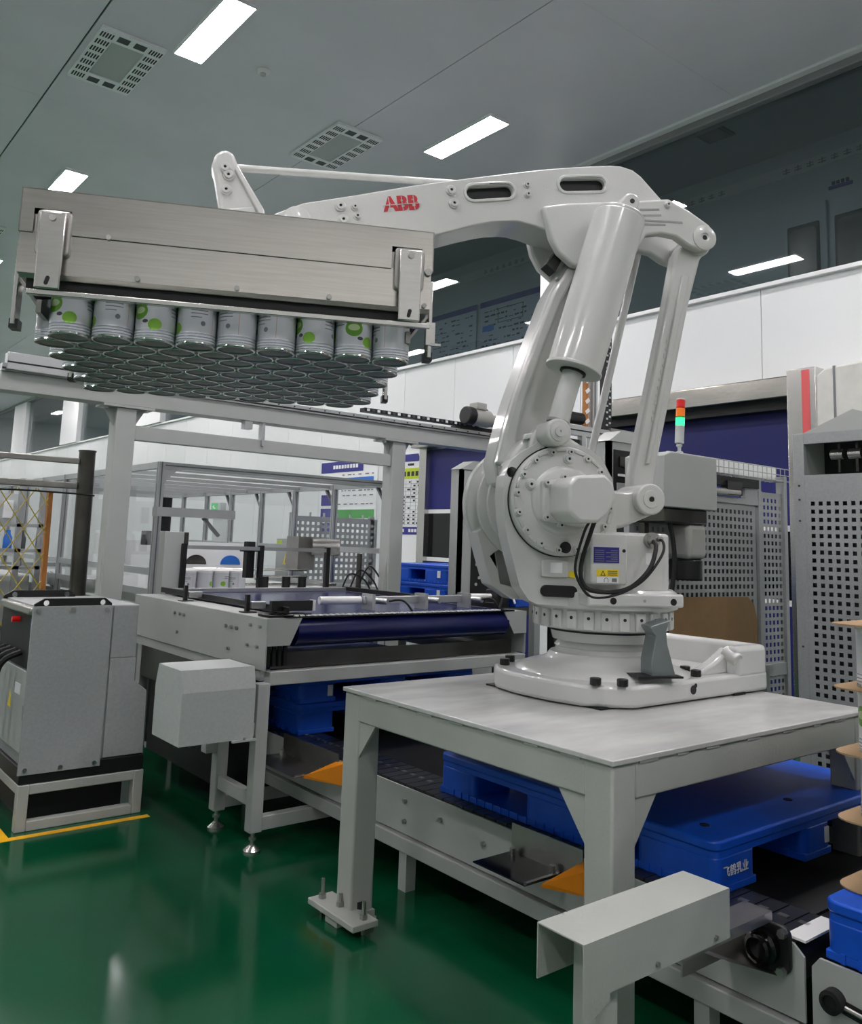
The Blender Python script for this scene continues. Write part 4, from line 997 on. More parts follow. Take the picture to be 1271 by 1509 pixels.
for k in range(4):
    MB().tube(smooth_path([(1.155, Y + .2 + k * .1, .8), (1.06, Y + .22 + k * .1, .72), (1.05, Y + .25 + k * .1, .4), (1.06, Y + .2 + k * .1, .02), (1.0, Y + .4 + k * .1, .015)]), .016, 8).build('cable', 'black_rubber', T)

# ================================================================== PALLET CONVEYOR UNDER THE TABLE
T = thing('pallet_conveyor', 'low grey pallet chain conveyor passing under the robot table', 'conveyor', (2.8, 3.0, 0))
px0, px1, py0, py1 = 2.27, 3.55, 1.225, 5.3
near = MB().prism([(py0, .215), (py0, .372), (py0 + .03, .397), (py1, .397), (py1, .215)], px0, px0 + .008, 'YZ').build('side_plate', MP, T)
MB().prism([(py0, .215), (py0, .397), (py1, .397), (py1, .215)], px1, px1 + .008, 'YZ').build('side_plate', MP, T)
MB().box(px0 - .02, px0 + .04, py0 + .02, py1, .15, .208).build('lower_rail', MP, T, bevel=0.004)
MB().box(px1 - .04, px1 + .02, py0 + .02, py1, .15, .208).build('lower_rail', MP, T, bevel=0.004)
for yy in (1.5, 2.9, 4.3):
    for xx in (px0 - .01, px1 - .04):
        MB().box(xx, xx + .05, yy, yy + .05, 0, .15).build('support_leg', MP, T)
    MB().box(px0 + .04, px1 - .04, yy, yy + .05, .15, .2).build('cross_tie', MP, T)
me_s = MB().box(0, .195, .002, .058, 0, .014).mesh('slat', 'slat_black')
me_n = MB().box(0, .02, .015, .045, .006, .018).mesh('slat_lug', 'zinc_bolt')
for sx in (px0 + .012, px1 - .205):
    for k in range(84):
        yy = py0 + .03 + k * .0605
        if yy > py1 - .06: break
        o = share('slat', me_s, T, (sx, yy, .392))
        if sx < 3 and (k < 5 or 26 < k < 48): share('slat_lug', me_n, o, (sx + .095, yy, .392)).parent = o
for o in list(T.children):
    for c in o.children:
        if c.name.startswith('slat_lug'): c.location = (.095, 0, 0)
MB().box(px0 + .01, px0 + .20, py0 + .0, py0 + .055, .404, .410).build('white_end_strip', 'nylon_white', T)
MB().cyl((px0 + .01, py0 + .06, .34), (px1 - .01, py0 + .06, .34), .055, 24).build('drive_roller', 'black_plastic', T)
MB().box(px0 + .2, px1 - .2, 1.4, 5.1, .30, .33).build('under_tray', 'slot_dark', T)
# bearing on the near plate
bg = MB().prism(rrect(1.255, 1.385, .315, .435, .025), px0 - .016, px0, 'YZ').build('bearing_flange', 'black_plastic', T, bevel=0.004)
MB().lathe([(.045, 0), (.045, -.025), (.036, -.03), (.036, -.045), (.028, -.048), (.028, -.04), (.0, -.04)], 24, (px0 - .014, 1.325, .372), 'X').build('bearing_hub', 'black_gloss', bg)
for (yy, zz) in ((1.375, .425), (1.27, .42), (1.275, .325)): MB().cyl((px0 - .016, yy, zz), (px0 - .034, yy, zz), .012, 6).build('bearing_bolt', 'zinc_bolt', bg)
for (yy, zz) in ((2.93, .345), (2.93, .265), (2.45, .31), (2.40, .245), (1.95, .30), (1.55, .26), (3.35, .37), (3.36, .29), (2.7, .33), (1.45, .30)):
    MB().cyl((px0, yy, zz), (px0 - .012, yy, zz), .010, 8).build('plate_bolt', 'zinc_bolt', near)
# sensor guard trays and orange deflectors
def tray(y0, y1, kind, mt):
    t = MB().box(2.08, px0 + .0, y0, y1, .326, .330).build('sensor_tray', mt, T)
    MB().box(px0 - .006, px0 - .001, y0 - .08, y1, .330, .425).build('tray_upstand', 'stainless_dull', t)
    for yy in (y0 + .03, y1 - .03): MB().cyl((px0 - .03, yy, .33), (px0 - .03, yy, .352), .011, 10).build('tray_screw', 'zinc_bolt', t)
    MB().box(2.09, px0 - .03, y0 + .004, y0 + .012, .330, .335).build('tray_fold', 'stainless', t)
tray(3.52, 3.95, 0, 'stainless_dull'); tray(2.05, 2.30, 1, 'black_gloss')
for (y0, y1) in ((3.36, 3.52), (1.87, 2.03)):
    MB().add([(2.13, y0 + .15, .335), (px0 - .002, y0 + .10, .39), (px0 - .002, y0, .405), (px0 - .002, y0, .30), (2.13, y0 + .16, .32)],
             [(0, 1, 2), (0, 2, 3, 4), (0, 4, 1), (1, 4, 3, 2)]).build('orange_deflector', 'orange_guard', T, smooth=0)
MB().prism([(2.05, .30), (2.06, .43), (px0, .43), (px0, .30)], 1.44, 1.446, 'XZ').build('end_bracket', 'stainless_dull', T)
MB().add([(1.98, 1.44, .42), (px0, 1.44, .42), (px0, 1.30, .30), (1.98, 1.30, .42)], [(0, 1, 2, 3)]).build('end_gusset', 'stainless_dull', T, smooth=0)

# next conveyor section at the right edge
T = thing('infeed_conveyor', 'second conveyor section with rounded side plate in the lower right corner', 'conveyor', (2.8, .6, 0))
MB().prism([(1.205, .12), (1.205, .36), (1.185, .385), (.0, .385), (.0, .12)], px0, px0 + .01, 'YZ').build('side_plate', MP, T)
MB().prism([(1.205, .12), (1.205, .385), (.0, .385), (.0, .12)], px1, px1 + .01, 'YZ').build('side_plate', MP, T)
MB().cyl((px0 + .01, 1.12, .335), (px1, 1.12, .335), .03, 20).build('end_roller', 'stainless_dull', T)
MB().lathe([(.028, 0), (.028, -.03), (.018, -.032), (.018, -.026), (.0, -.026)], 20, (px0, 1.145, .305), 'X').build('guide_wheel', 'black_plastic', T)
MB().prism(slot((1.12, .295), (1.03, .285), .016), px0 - .003, px0, 'YZ').build('tension_slot', 'slot_dark', T)
MB().cyl((px0 - .008, 1.12, .298), (px0 - .008, 1.0, .285), .006, 8).build('tension_screw', 'zinc_bolt', T)
MB().box(px0 + .02, px1 - .02, .05, 1.16, .325, .365).build('slat_bed', 'slat_black', T)
for xx in (px0, px1 - .05):
    for yy in (.1, 1.0): MB().box(xx, xx + .05, yy, yy + .05, 0, .12).build('support_leg', MP, T)

# U-shaped channel guard in the foreground
T = thing('channel_guard', 'pale grey U-shaped channel guard on a post in the foreground', 'guard', (1.75, 1.35, 0))
gz, gx_0, gx_1, gy0, gy1 = .58, 1.472, 2.012, 1.275, 1.41
MB().box(gx_0, gx_1, gy0, gy1, gz - .003, gz).build('top_sheet', 'table_paint', T)
MB().box(gx_0, gx_1, gy0, gy0 + .003, gz - .115, gz - .003).build('side_sheet', 'table_paint', T)
MB().box(gx_0, gx_1, gy1 - .003, gy1, gz - .115, gz - .003).build('side_sheet', 'table_paint', T)
MB().prism([(gx_0, gz - .115), (gx_0 + .085, gz - .115), (gx_0 + .085, gz - .13), (gx_0, gz - .165)], gy0, gy0 + .003, 'XZ').build('lower_lip', 'table_paint', T)
MB().box(1.545, 1.615, 1.30, 1.37, 0, gz - .004).build('post', 'table_paint', T, bevel=0.004)
for x in (1.72, 1.95): MB().cyl((x, gy0, gz - .10), (x, gy0 - .006, gz - .10), .006, 10).build('screw', 'zinc_bolt', T)
MB().box(1.85, 2.25, 1.30, 1.38, gz - .14, gz - .115).build('tie_bracket', 'stainless_dull', T)

# ================================================================== PALLETS
def pallet_meshes(L, W, H, T):
    """top deck, nine blocks, three runners; local frame: x 0..W, y 0..L"""
    d = MB().prism(rrect(0, W, 0, L, .035), H - .03, H, 'XY').build('deck', 'blue_plastic', T, bevel=0.006)
    MB().prism(rrect(.004, W - .004, .004, L - .004, .03), H - .048, H - .03, 'XY').build('deck_skirt', 'blue_plastic', d)
    xs = ((0.0, .22), (W / 2 - .09, W / 2 + .09), (W - .22, W)); ys = ((0.0, .30), (L / 2 - .16, L / 2 + .16), (L - .21, L))
    for (a, b_) in xs:
        for (c, e) in ys:
            k = MB().prism(rrect(a + .003, b_ - .003, c + .003, e - .003, .03), .02, H - .048, 'XY').build('block', 'blue_plastic', T, bevel=0.004)
        MB().box(a + .003, b_ - .003, .003, L - .003, 0, .024).build('runner', 'blue_plastic', T, bevel=0.004)
        rb = MB(); q = .06
        while q < L - .05:
            rb.box(a - .0005, a + .006, q, q + .012, .002, .026); q += .045
        tag(rb.build('runner_ribs', 'blue_plastic', T), kind='stuff')
    for (x, y) in ((.12, .12), (.12, L - .12), (W - .12, .12), (.62, .12), (.12, L / 2)):
        MB().lathe([(.016, H - .001), (.016, H + .002), (.009, H + .0022), (.009, H + .0005), (.0, H + .0005)], 18, (x, y, 0)).build('grommet', 'black_rubber', T)
T = thing('plastic_pallet', 'bright blue plastic pallet with white characters standing under the robot table', 'pallet', (2.335, 1.52, .406), group='blue plastic pallets', local=True)
pallet_meshes(1.28, 1.2, .152, T)
text_part('white_lettering', '飞鹤乳业', .034, 'white_print', T, (.10, -.0005, .062), (1, 0, 0), (0, 0, 1), .0008, label='white printed characters')
MB().box(.64, .665, -.001, .003, .04, .09).build('white_tag', 'trim_white', T)
ROOTLOC[T.name] = Vector((0, 0, 0))
for k in range(1):
    Tb = thing('plastic_pallet', 'dark-shaded blue plastic pallet on the conveyor beneath the layer conveyor', 'pallet', (2.335, 3.93, .406), group='blue plastic pallets', local=True)
    pallet_meshes(1.1, 1.2, .152, Tb)
Tb2 = thing('plastic_pallet', 'upper blue plastic pallet with white tag beneath the layer conveyor beam', 'pallet', (2.335, 3.93, .56), group='blue plastic pallets', local=True)
pallet_meshes(1.1, 1.2, .14, Tb2)
MB().box(.165, .195, -.001, .003, .03, .085).build('white_tag', 'trim_white', Tb2)
Tn = thing('plastic_pallet', 'bright blue plastic pallet under the can stack at the right edge', 'pallet', (2.285, -.06, .385), group='blue plastic pallets', local=True)
pallet_meshes(1.24, 1.2, .145, Tn)
# pallets stacked by the far door
for k in range(2):
    t = thing('plastic_pallet', 'blue plastic pallet by the far roll-up door, %s of the stack' % ('lower' if k == 0 else 'upper'), 'pallet', (4.70, 5.2, .897 + k * .163), group='blue plastic pallets', local=True)
    pallet_meshes(1.15, 1.0, .16, t)
    MB().box(-.004, .003, .50, .54, .05, .11).build('label_tag', 'trim_white', t)
t = thing('pallet_trolley', 'dark stand under the two blue pallets by the far door', 'stand', (5.2, 5.8, 0))
MB().box(4.68, 5.7, 5.2, 6.35, .83, .895).build('platform', 'stainless_dark', t)
for x in (4.7, 5.6):
    for y in (5.22, 6.25): MB().box(x, x + .08, y, y + .08, 0, .83).build('leg', 'stainless_dark', t)

# can stack at the right edge: cardboard sheets and cans
sx0, sy1 = 2.385, 1.205
zs = .532
for k in range(5):
    z = zs + k * .171
    s = tag(MB().prism(rrect(sx0, sx0 + 1.05, sy1 - 1.1, sy1, .06), z, z + .004, 'XY').build('cardboard_sheet', 'cardboard'),
            'round-cornered tan cardboard sheet in the can stack at the right edge, %s from the bottom' % ORD[k], 'cardboard sheet', 'cardboard sheets in the can stack')
    if k == 4: break
    for (i, j, wh) in ((0, 0, 'at the corner'), (0, 1, 'next to corner, aisle side'), (0, 2, 'two from corner, aisle side'), (1, 0, 'next to corner, table side'), (2, 0, 'two from corner, table side'), (1, 1, 'behind the corner can')):
        make_can(Vector((sx0 + .105 + i * CD, sy1 - .105 - j * CD, z + .0045)), rnd.uniform(0, 6.28),
                 'printed can in right-edge stack, %s layer from bottom, %s' % (ORD[k], wh),
                 'printed cans in the right-edge stack')

# ================================================================== PERFORATED GUARDS
GP = 'hammer_grey'
T = thing('perforated_guard', 'tall grey perforated guard panel behind the robot base', 'guard', (5.0, 3.15, 0))
b, wu, wv = perforated(MB(), (4.02, 3.15, .02), (1, 0, 0), (0, 0, 1), 26, 34, .0485, .027, .003, (0, 1, 0), .03)
b.build('perforated_sheet', GP, T, smooth=0)
b, wu2, wv2 = perforated(MB(), (5.40, 3.15, .02), (1, 0, 0), (0, 0, 1), 5, 36, .0485, .027, .003, (0, 1, 0), .03)
b.build('perforated_sheet', GP, T, smooth=0)
MB().box(4.04, 5.66, 3.30, 3.31, .03, 1.72).build('hole_shade_sheet', 'vent_dark', T)  # dark sheet put in so the holes look shaded
MB().box(5.36, 5.40, 3.135, 3.175, 0, 1.83).build('guard_post', GP, T); MB().box(5.68, 5.72, 3.13, 3.19, 0, 1.95).build('guard_post', GP, T)
MB().box(3.98, 4.02, 3.135, 3.175, 0, 1.70).build('guard_post', GP, T)
MB().box(4.02, 5.36, 3.138, 3.172, wv + .02, wv + .06).build('guard_rail', GP, T)
MB().box(5.40, 5.70, 3.138, 3.172, .60, .68).build('guard_rail', GP, T)
MB().box(5.2, 5.4, 3.14, 3.17, 1.74, 1.92).build('mounting_plate', GP, T)
# cardboard leaning between guard and robot base
tag(MB().prism([(4.30, .70), (5.26, .70), (5.255, .98), (5.22, 1.08), (5.15, 1.125), (4.30, 1.135)], 3.10, 3.106, 'XZ').build('brown_board', 'cardboard_board'), 'brown board with a rounded corner leaning against the perforated guard', 'board')
t = thing('board_rack', 'low grey rack carrying the brown board behind the robot', 'rack', (4.8, 3.0, 0))
MB().box(4.25, 5.3, 3.02, 3.12, .66, .70).build('shelf', GP, t)
for x in (4.27, 5.25): MB().box(x, x + .04, 3.04, 3.08, 0, .66).build('leg', GP, t)
# electrical box with signal tower
T = thing('lift_drive_box', 'light grey drive housing with hanging motor behind the robot', 'housing', (4.2, 3.0, 1.3))
MB().prism([(3.93, 1.645), (3.93, 1.93), (4.0, 1.955), (4.44, 1.955), (4.44, 1.645)], 2.86, 3.13, 'XZ').build('housing', MP, T, bevel=0.006)
MB().box(4.0, 4.40, 2.90, 3.12, 1.56, 1.645).build('gearbox', 'stainless_dark', T, bevel=0.01)
MB().box(4.22, 4.40, 2.90, 3.08, 1.36, 1.56).build('motor_body', 'motor_grey', T, bevel=0.03)
MB().cyl((4.31, 2.99, 1.24), (4.31, 2.99, 1.36), .095, 24).build('motor_fan_cover', 'black_plastic', T, bevel=0.01)
MB().box(4.02, 4.06, 3.06, 3.10, 0, 1.6).build('support_post', 'stainless_dark', T)
MB().tube(smooth_path([(4.1, 2.95, 1.58), (4.12, 2.93, 1.35), (4.08, 2.95, 1.0), (4.08, 3.0, .7)]), .014, 6).build('motor_cable', 'black_rubber', T)
T = thing('signal_tower', 'signal tower lamp in red, orange and lit green behind the robot', 'signal lamp', (4.20, 2.95, 1.955))
MB().lathe([(.022, 1.956), (.022, 1.975), (.010, 1.98), (.010, 2.0), (.018, 2.01), (.012, 2.03), (.0, 2.03)], 16, (4.20, 2.95, 0)).build('tilt_mount', 'vent_grey', T)
AX = Vector((.07, 0, 1)).normalized(); pb = Vector((4.20, 2.95, 2.025))
for (nm, a, c, mt) in (('base_tube', 0, .105, 'vent_grey'), ('green_lens', .105, .155, 'green_lamp'), ('orange_lens', .158, .208, 'orange_lamp'), ('red_lens', .211, .258, 'red_lamp'), ('cap', .258, .266, 'white_print')):
    MB().cyl(pb + AX * a, pb + AX * c, .026, 20).build(nm, mt, T, bevel=0.003)
MB().tube([pb + AX * .155 + Vector((.026 * cos(q * .4), .026 * sin(q * .4), 0)) for q in range(17)], .003, 5).build('lens_ring', 'black_plastic', T)
# wire cable tray running to the wall
T = thing('cable_tray', 'white wire-mesh cable tray along the top of the perforated guard', 'cable tray', (5.1, 3.2, 1.9))
MB().box(4.44, 5.70, 3.20, 3.215, 1.93, 2.02).build('cable_duct', 'trim_white', T)
for k in range(22):
    x = 4.46 + k * .058
    MB().tube([(x, 3.12, 2.0), (x, 3.12, 1.915), (x, 3.24, 1.915)], .0028, 5).build('tray_wire', 'zinc_bolt', T)
for (y, z) in ((3.12, 2.0), (3.12, 1.955), (3.12, 1.915), (3.18, 1.915)): MB().cyl((4.44, y, z), (5.74, y, z), .003, 5).build('tray_wire', 'zinc_bolt', T)
MB().box(4.45, 5.35, 3.125, 3.19, 1.84, 1.90).build('cable_bundle', 'black_rubber', T)
MB().cyl((4.5, 3.13, 1.79), (5.1, 3.13, 1.80), .025, 12).build('air_cylinder', 'stainless_dull', T)
MB().box(4.95, 5.12, 3.11, 3.16, 1.78, 1.87).build('valve_block', 'black_plastic', T)
# right perforated cabinet
T = thing('perforated_cabinet', 'tall perforated grey lift cabinet at the right photo edge', 'cabinet', (5.2, 2.1, 0))
X = 4.72
b, wu, wv = perforated(MB(), (X, 2.475, .06), (0, -1, 0), (0, 0, 1), 11, 36, .0455, .0235, .003, (1, 0, 0), .022)
b.build('perforated_sheet', GP, T, smooth=0)
MB().box(X + .05, X + .06, 1.93, 2.50, .03, wv + .05).build('hole_shade_sheet', 'vent_dark', T)  # added dark sheet giving the perforations their shade
MB().box(X - .003, X + .04, 2.475, 2.54, 0, 2.10).build('corner_post', GP, T, bevel=0.003)
MB().box(X - .003, X + .04, 1.88, 1.93, 0, 2.10).build('corner_post', GP, T, bevel=0.003)
MB().box(X, X + .03, 1.93, 2.475, wv + .06, 1.86).build('upper_plate', GP, T)
MB().box(X, X + .03, 1.93, 2.475, 2.04, 2.10).build('top_rail', GP, T)
MB().box(X + .04, X + .8, 2.48, 2.50, 0, 2.08).build('side_sheet', MP, T)
MB().prism([(2.50, 2.10), (1.85, 2.10), (2.20, 2.22)], X + .02, X + .7, 'YZ').build('pyramid_cap', 'machine_paint', T)
MB().box(X + .25, X + .27, 1.9, 2.5, 1.80, 2.08).build('bay_back', 'slot_dark', T)
for yy in (2.32, 2.22, 2.12):
    MB().cyl((X + .1, yy + .04, 1.98), (X + .1, yy - .03, 1.98), .03, 16).build('pulley', 'stainless', T)
    MB().cyl((X + .1, yy, 1.88), (X + .1, yy, 2.04), .008, 8).build('spindle', 'stainless_dark', T)
for zz in (1.80, 1.72, 1.6, .9, .35): MB().cyl((X - .003, 2.505, zz), (X - .008, 2.505, zz), .006, 8).build('rivet', 'stainless_dark', T)

# lift columns with peaked caps
def lift_column(x, y, w, h, lb, dpt=.12):
    t = thing('lift_column', lb, 'column', (x, y, 0))
    MB().box(x, x + w, y, y + .03, 0, h).build('side_sheet', MP, t); MB().box(x, x + .03, y, y + dpt, 0, h).build('side_sheet', MP, t)
    MB().box(x + w - .03, x + w, y, y + dpt, 0, h).build('side_sheet', MP, t)
    MB().prism([(x - .01, h), (x + w + .01, h), (x + w * .75, h + .07), (x + w * .3, h + .07)], y - .01, y + dpt, 'XZ').build('peaked_cap', MP, t)
    return t
t = lift_column(4.30, 5.0, .40, 1.98, 'grey lift column with a peaked cap left of the robot shoulder')
MB().box(4.42, 4.62, 4.99, 5.0, .95, 1.80).build('drive_slot', 'slot_dark', t)
for k in range(5): MB().cyl((4.47 + .03 * (k % 3), 4.985, 1.1 + .05 * k), (4.47 + .03 * (k % 3), 4.99, 1.1 + .05 * k), .012, 8).build('indicator', 'vent_grey', t)
t = lift_column(4.02, 3.32, .34, 2.05, 'grey lift column with a peaked cap and dark opening behind the robot shoulder')
MB().box(4.06, 4.24, 3.31, 3.32, 1.72, 2.0).build('drive_slot', 'slot_dark', t)
MB().box(4.10, 4.20, 3.300, 3.31, 1.90, 1.96).build('relay_block', 'stainless_dark', t)
MB().box(4.08, 4.15, 3.300, 3.31, 1.75, 1.80).build('relay_block', 'vent_grey', t)
MB().box(4.09, 4.19, 3.300, 3.31, 1.84, 1.855).build('white_terminal', 'white_print', t)

# ================================================================== GANTRY
AL = 'aluminium'
T = thing('sheet_gantry', 'tall grey gantry with a long aluminium beam behind the layer conveyor', 'gantry', (3.0, 5.5, 0))
GY = 5.50
for (x, lb) in ((1.80, 'l'), (4.0, 'r')):
    p = MB().box(x, x + .13, GY, GY + .13, 0, 2.20).build('post', MP, T, bevel=0.005)
    MB().box(x - .09, x + .24, GY - .02, GY + .15, 2.20, 2.215).build('post_plate', MP, p)
    for s in (-1, 1):
        xx = x if s < 0 else x + .13
        MB().prism([(xx, 2.20), (xx + s * .07, 2.20), (xx, 2.08)], GY + .05, GY + .06, 'XZ').build('gusset', MP, p)
    for k in (-.06, .02, .11, .2): MB().cyl((x + k, GY + .02, 2.185), (x + k, GY + .02, 2.20), .012, 8).build('plate_bolt', 'zinc_bolt', p)
MB().bar((1.80, GY + .02, .9), (1.86, GY + .16, 1.9), .02, .07).build('cable_duct', MP, T)
MB().prism([(4.13, 1.7), (4.13, 1.4), (4.05, 1.0), (4.0, .9), (3.96, 1.0), (4.0, 1.3)], GY + .02, GY + .03, 'XZ').build('brace_plate', MP, T)
MB().box(1.93, 4.0, GY + .02, GY + .08, 2.0, 2.095).build('cross_beam', MP, T, bevel=0.004)
bm = MB().box(1.10, 6.2, GY - .01, GY + .13, 2.216, 2.33).build('long_beam', MP, T, bevel=0.004)
MB().box(1.10, 6.2, GY - .03, GY + .03, 2.33, 2.375).build('linear_rail', AL, bm)
MB().box(1.10, 6.2, GY - .036, GY - .03, 2.34, 2.35).build('rail_groove', 'slot_dark', bm)
MB().box(1.12, 1.78, GY - .06, GY + .02, 2.335, 2.44).build('rail_cover', AL, bm, bevel=0.004)
MB().box(1.12, 1.78, GY - .062, GY - .06, 2.375, 2.385).build('cover_groove', 'slot_dark', bm)
for k in range(26): MB().cyl((1.9 + k * .13, GY - .037, 2.36), (1.9 + k * .13, GY - .03, 2.36), .006, 6).build('rail_bolt', 'stainless_dark', bm)
cch = MB().box(3.7, 4.9, GY - .02, GY + .05, 2.405, 2.435).build('cable_chain', 'black_plastic', T)
for k in range(24): MB().box(3.72 + k * .05, 3.745 + k * .05, GY - .024, GY - .018, 2.41, 2.43).build('chain_link', 'vent_dark' if k % 2 else 'white_print', cch)
MB().box(4.68, 5.6, GY - .03, GY + .10, 2.38, 2.41).build('carriage', 'black_plastic', T)
mt = MB().cyl((4.76, GY - .08, 2.485), (4.95, GY - .08, 2.48), .075, 24).build('drive_motor', 'motor_grey', T, bevel=0.008)
MB().cyl((4.68, GY - .08, 2.487), (4.765, GY - .08, 2.485), .08, 24).build('fan_cover', 'black_plastic', mt, bevel=0.012)
MB().box(4.77, 4.88, GY - .14, GY - .03, 2.545, 2.605).build('terminal_box', 'motor_grey', mt, bevel=0.008)
MB().cyl((4.95, GY - .06, 2.48), (5.2, GY - .04, 2.465), .055, 16).build('gearbox', 'motor_grey', mt)
MB().tube(smooth_path([(4.86, GY - .05, 2.60), (4.95, GY - .08, 2.54), (5.0, GY - .05, 2.44), (5.2, GY - .05, 2.43)]), .012, 6).build('motor_cable', 'black_rubber', mt)
MB().box(2.70, 2.76, GY + .0, GY + .06, 2.16, 2.216).box(2.84, 2.86, GY, GY + .06, 2.05, 2.216).build('hanger_bracket', AL, T)
# vertical axis and cross frame at the right end (seen past the robot)
T = thing('sheet_lifter', 'aluminium lifting frame with vertical cable chain behind the robot arm', 'lifting frame', (5.3, 4.6, 0))
MB().box(4.70, 5.55, 4.57, 4.63, 2.30, 2.38).build('upper_profile', AL, T); MB().box(4.70, 5.55, 4.566, 4.57, 2.335, 2.345).build('profile_groove', 'slot_dark', T)
MB().box(4.70, 5.6, 4.57, 4.63, 2.10, 2.15).build('lower_profile', AL, T); MB().box(4.70, 5.6, 4.566, 4.57, 2.12, 2.13).build('profile_groove', 'slot_dark', T)
for x in (4.75, 5.20, 5.40): MB().box(x, x + .05, 4.57, 4.62, 2.15, 2.30).build('short_post', AL, T)
for x in (4.72, 5.5): MB().box(x, x + .06, 4.60, 4.66, 0, 2.12).build('support_post', AL, T)
MB().box(4.80, 5.20, 4.60, 4.66, 2.16, 2.27).build('belt_bed', 'slot_dark', T)
MB().box(5.30, 5.33, 4.62, 4.66, 2.38, 3.45).build('red_white_strip', 'rust_orange', T)
for k in range(12): MB().bar((5.295, 4.615, 2.42 + k * .085), (5.335, 4.615, 2.45 + k * .085), .003, .03).build('white_stripe', 'white_print', T)
MB().box(5.36, 5.42, 4.60, 4.66, 2.15, 3.5).build('vertical_profile', AL, T); MB().box(5.385, 5.395, 4.596, 4.60, 2.15, 3.5).build('profile_groove', 'aluminium_dark', T)
vc = MB().box(5.52, 5.60, 4.60, 4.66, 2.38, 3.5).build('cable_chain', 'black_plastic', T)
for k in range(20):
    for d in (0, .035): MB().box(5.53 + d, 5.55 + d, 4.595, 4.60, 2.42 + k * .054 + d * .6, 2.435 + k * .054 + d * .6).build('chain_gap', 'vent_grey', vc)
MB().cyl((5.05, 4.60, 2.44), (5.22, 4.60, 2.44), .05, 16).build('servo_motor', 'black_plastic', T); MB().cyl((5.0, 4.60, 2.44), (5.07, 4.60, 2.44), .047, 16).build('motor_band', 'vent_grey', T)
MB().box(5.55, 6.1, 4.56, 4.70, 2.22, 2.40).build('side_box', 'stainless_dull', T)

# ================================================================== ALUMINIUM ENCLOSURE
T = thing('machine_enclosure', 'clear-panelled aluminium profile enclosure behind the gantry', 'enclosure', (3.2, 8.2, 0))
ex0, ex1, ey0, ey1, ez0, ez1 = 2.22, 4.22, 5.80, 10.75, .98, 1.90
PW = .045
def post(x, y, z0=0.0, z1=ez1):
    o = MB().box(x, x + PW, y, y + PW, z0, z1).build('post', AL, T)
    MB().box(x + .018, x + .027, y - .001, y, z0, z1).box(x - .001, x, y + .018, y + .027, z0, z1).build('post_groove', 'aluminium_dark', o)
ysr = [5.80, 6.62, 7.33, 8.02, 8.72, 9.37, 10.05, 10.70]
for yy in ysr:
    post(ex1 - PW, yy); post(ex0, yy)
for xx in (ex0, ex1 - PW):
    for zz in (ez1 - PW, ez0, 1.30 if xx > 3 else ez0 + .14):
        MB().box(xx + .002, xx + PW - .002, ey0 + PW, ey1, zz, zz + PW).build('side_rail', AL, T)
for zz in (ez1 - PW,):
    MB().box(ex0 + PW, ex1 - PW, ey0, ey0 + PW, zz, zz + PW).build('front_rail', AL, T)
MB().box(ex0 + PW, ex1 - PW, ey0 - .001, ey0, ez1 - .027, ez1 - .018).build('rail_groove', 'aluminium_dark', T)
MB().box(ex0 + PW, ex1 - PW, ey1 - PW, ey1, ez1 - PW, ez1).build('rear_rail', AL, T)
MB().box(ex0 + PW, ex1 - PW, ey1 - PW, ey1, ez0, ez0 + PW).build('rear_rail', AL, T)
yy = ey0 + .35
k = 0
while yy < ey1 - .2:
    MB().box(ex0 + PW, ex1 - PW, yy, yy + .04, ez1 - .032, ez1 - .004).build('roof_bar', AL, T); yy += .55
for k in range(7):
    pass
for i in range(len(ysr) - 1):
    for xx in (ex0 + .02, ex1 - .025): MB().box(xx, xx + .005, ysr[i] + PW, ysr[i + 1], ez0 + PW, ez1 - PW).build('side_pane', 'acrylic', T)
for (x, y, s) in ((ex1 - PW, ysr[0] + PW, 1), (ex1 - PW, ysr[1] + PW, 1), (ex1 - PW, ysr[2] + PW, 1), (ex1 - PW, ysr[3] + PW, 1), (ex1 - PW, ysr[4] + PW, 1)):
    MB().bar((x + .022, y, ez1 - .18), (x + .022, y + .12, ez1 - PW), .02, .03, ref=(1, 0, 0)).build('corner_brace', 'aluminium_dark', T)
MB().prism([(ex0 + PW, ez1 - PW), (ex0 + PW + .1, ez1 - PW), (ex0 + PW, ez1 - PW - .1)], ey0 + .01, ey0 + .03, 'XZ').build('corner_gusset', AL, T)
for (a, b_, c, d) in ((ex0 + .05, ex1 - .05, ey0 + .02, ey0 + .03), (ex0 + .05, ex0 + .06, ey0 + .03, ey1 - .05), (ex1 - .06, ex1 - .05, ey0 + .03, ey1 - .05)):
    MB().box(a, b_, c, d, .02, .89).build('added_skirt', 'aluminium_dark', T)  # added dark skirts, keep the bright wall out of the floor reflection
# inner transport line
T = thing('can_transfer_line', 'inner can transfer table with rails inside the enclosure', 'conveyor', (3.0, 7.0, 0))
MB().box(2.30, 4.0, 5.45, 8.6, .90, .985).build('table', MP, T)
for (x, y) in ((2.32, 5.46), (3.9, 5.46), (2.32, 8.5), (3.9, 8.5)): MB().box(x, x + .06, y, y + .06, 0, .90).build('leg', MP, T)
MB().box(2.28, 3.45, 5.40, 5.425, 1.31, 1.335).build('guard_bar', AL, T)
for x in (2.28, 2.84, 3.38): MB().box(x - .016, x + .016, 5.395, 5.43, 1.03, 1.345).build('guard_post', 'black_plastic', T)
MB().box(2.15, 2.28, 5.42, 5.52, .98, 1.42).build('side_pillar', MP, T, bevel=0.004)
MB().box(2.15, 2.72, 5.6, 5.68, 1.52, 1.58).build('upper_arm_bar', AL, T)
MB().bar((2.5, 5.64, 1.52), (2.62, 5.64, 1.40), .03, .02).build('arm_brace', 'aluminium_dark', T)
MB().box(2.72, 2.86, 5.46, 5.50, 1.30, 1.33).box(2.76, 2.82, 5.46, 5.52, 1.12, 1.37).build('sensor_block', 'black_plastic', T, bevel=0.004)
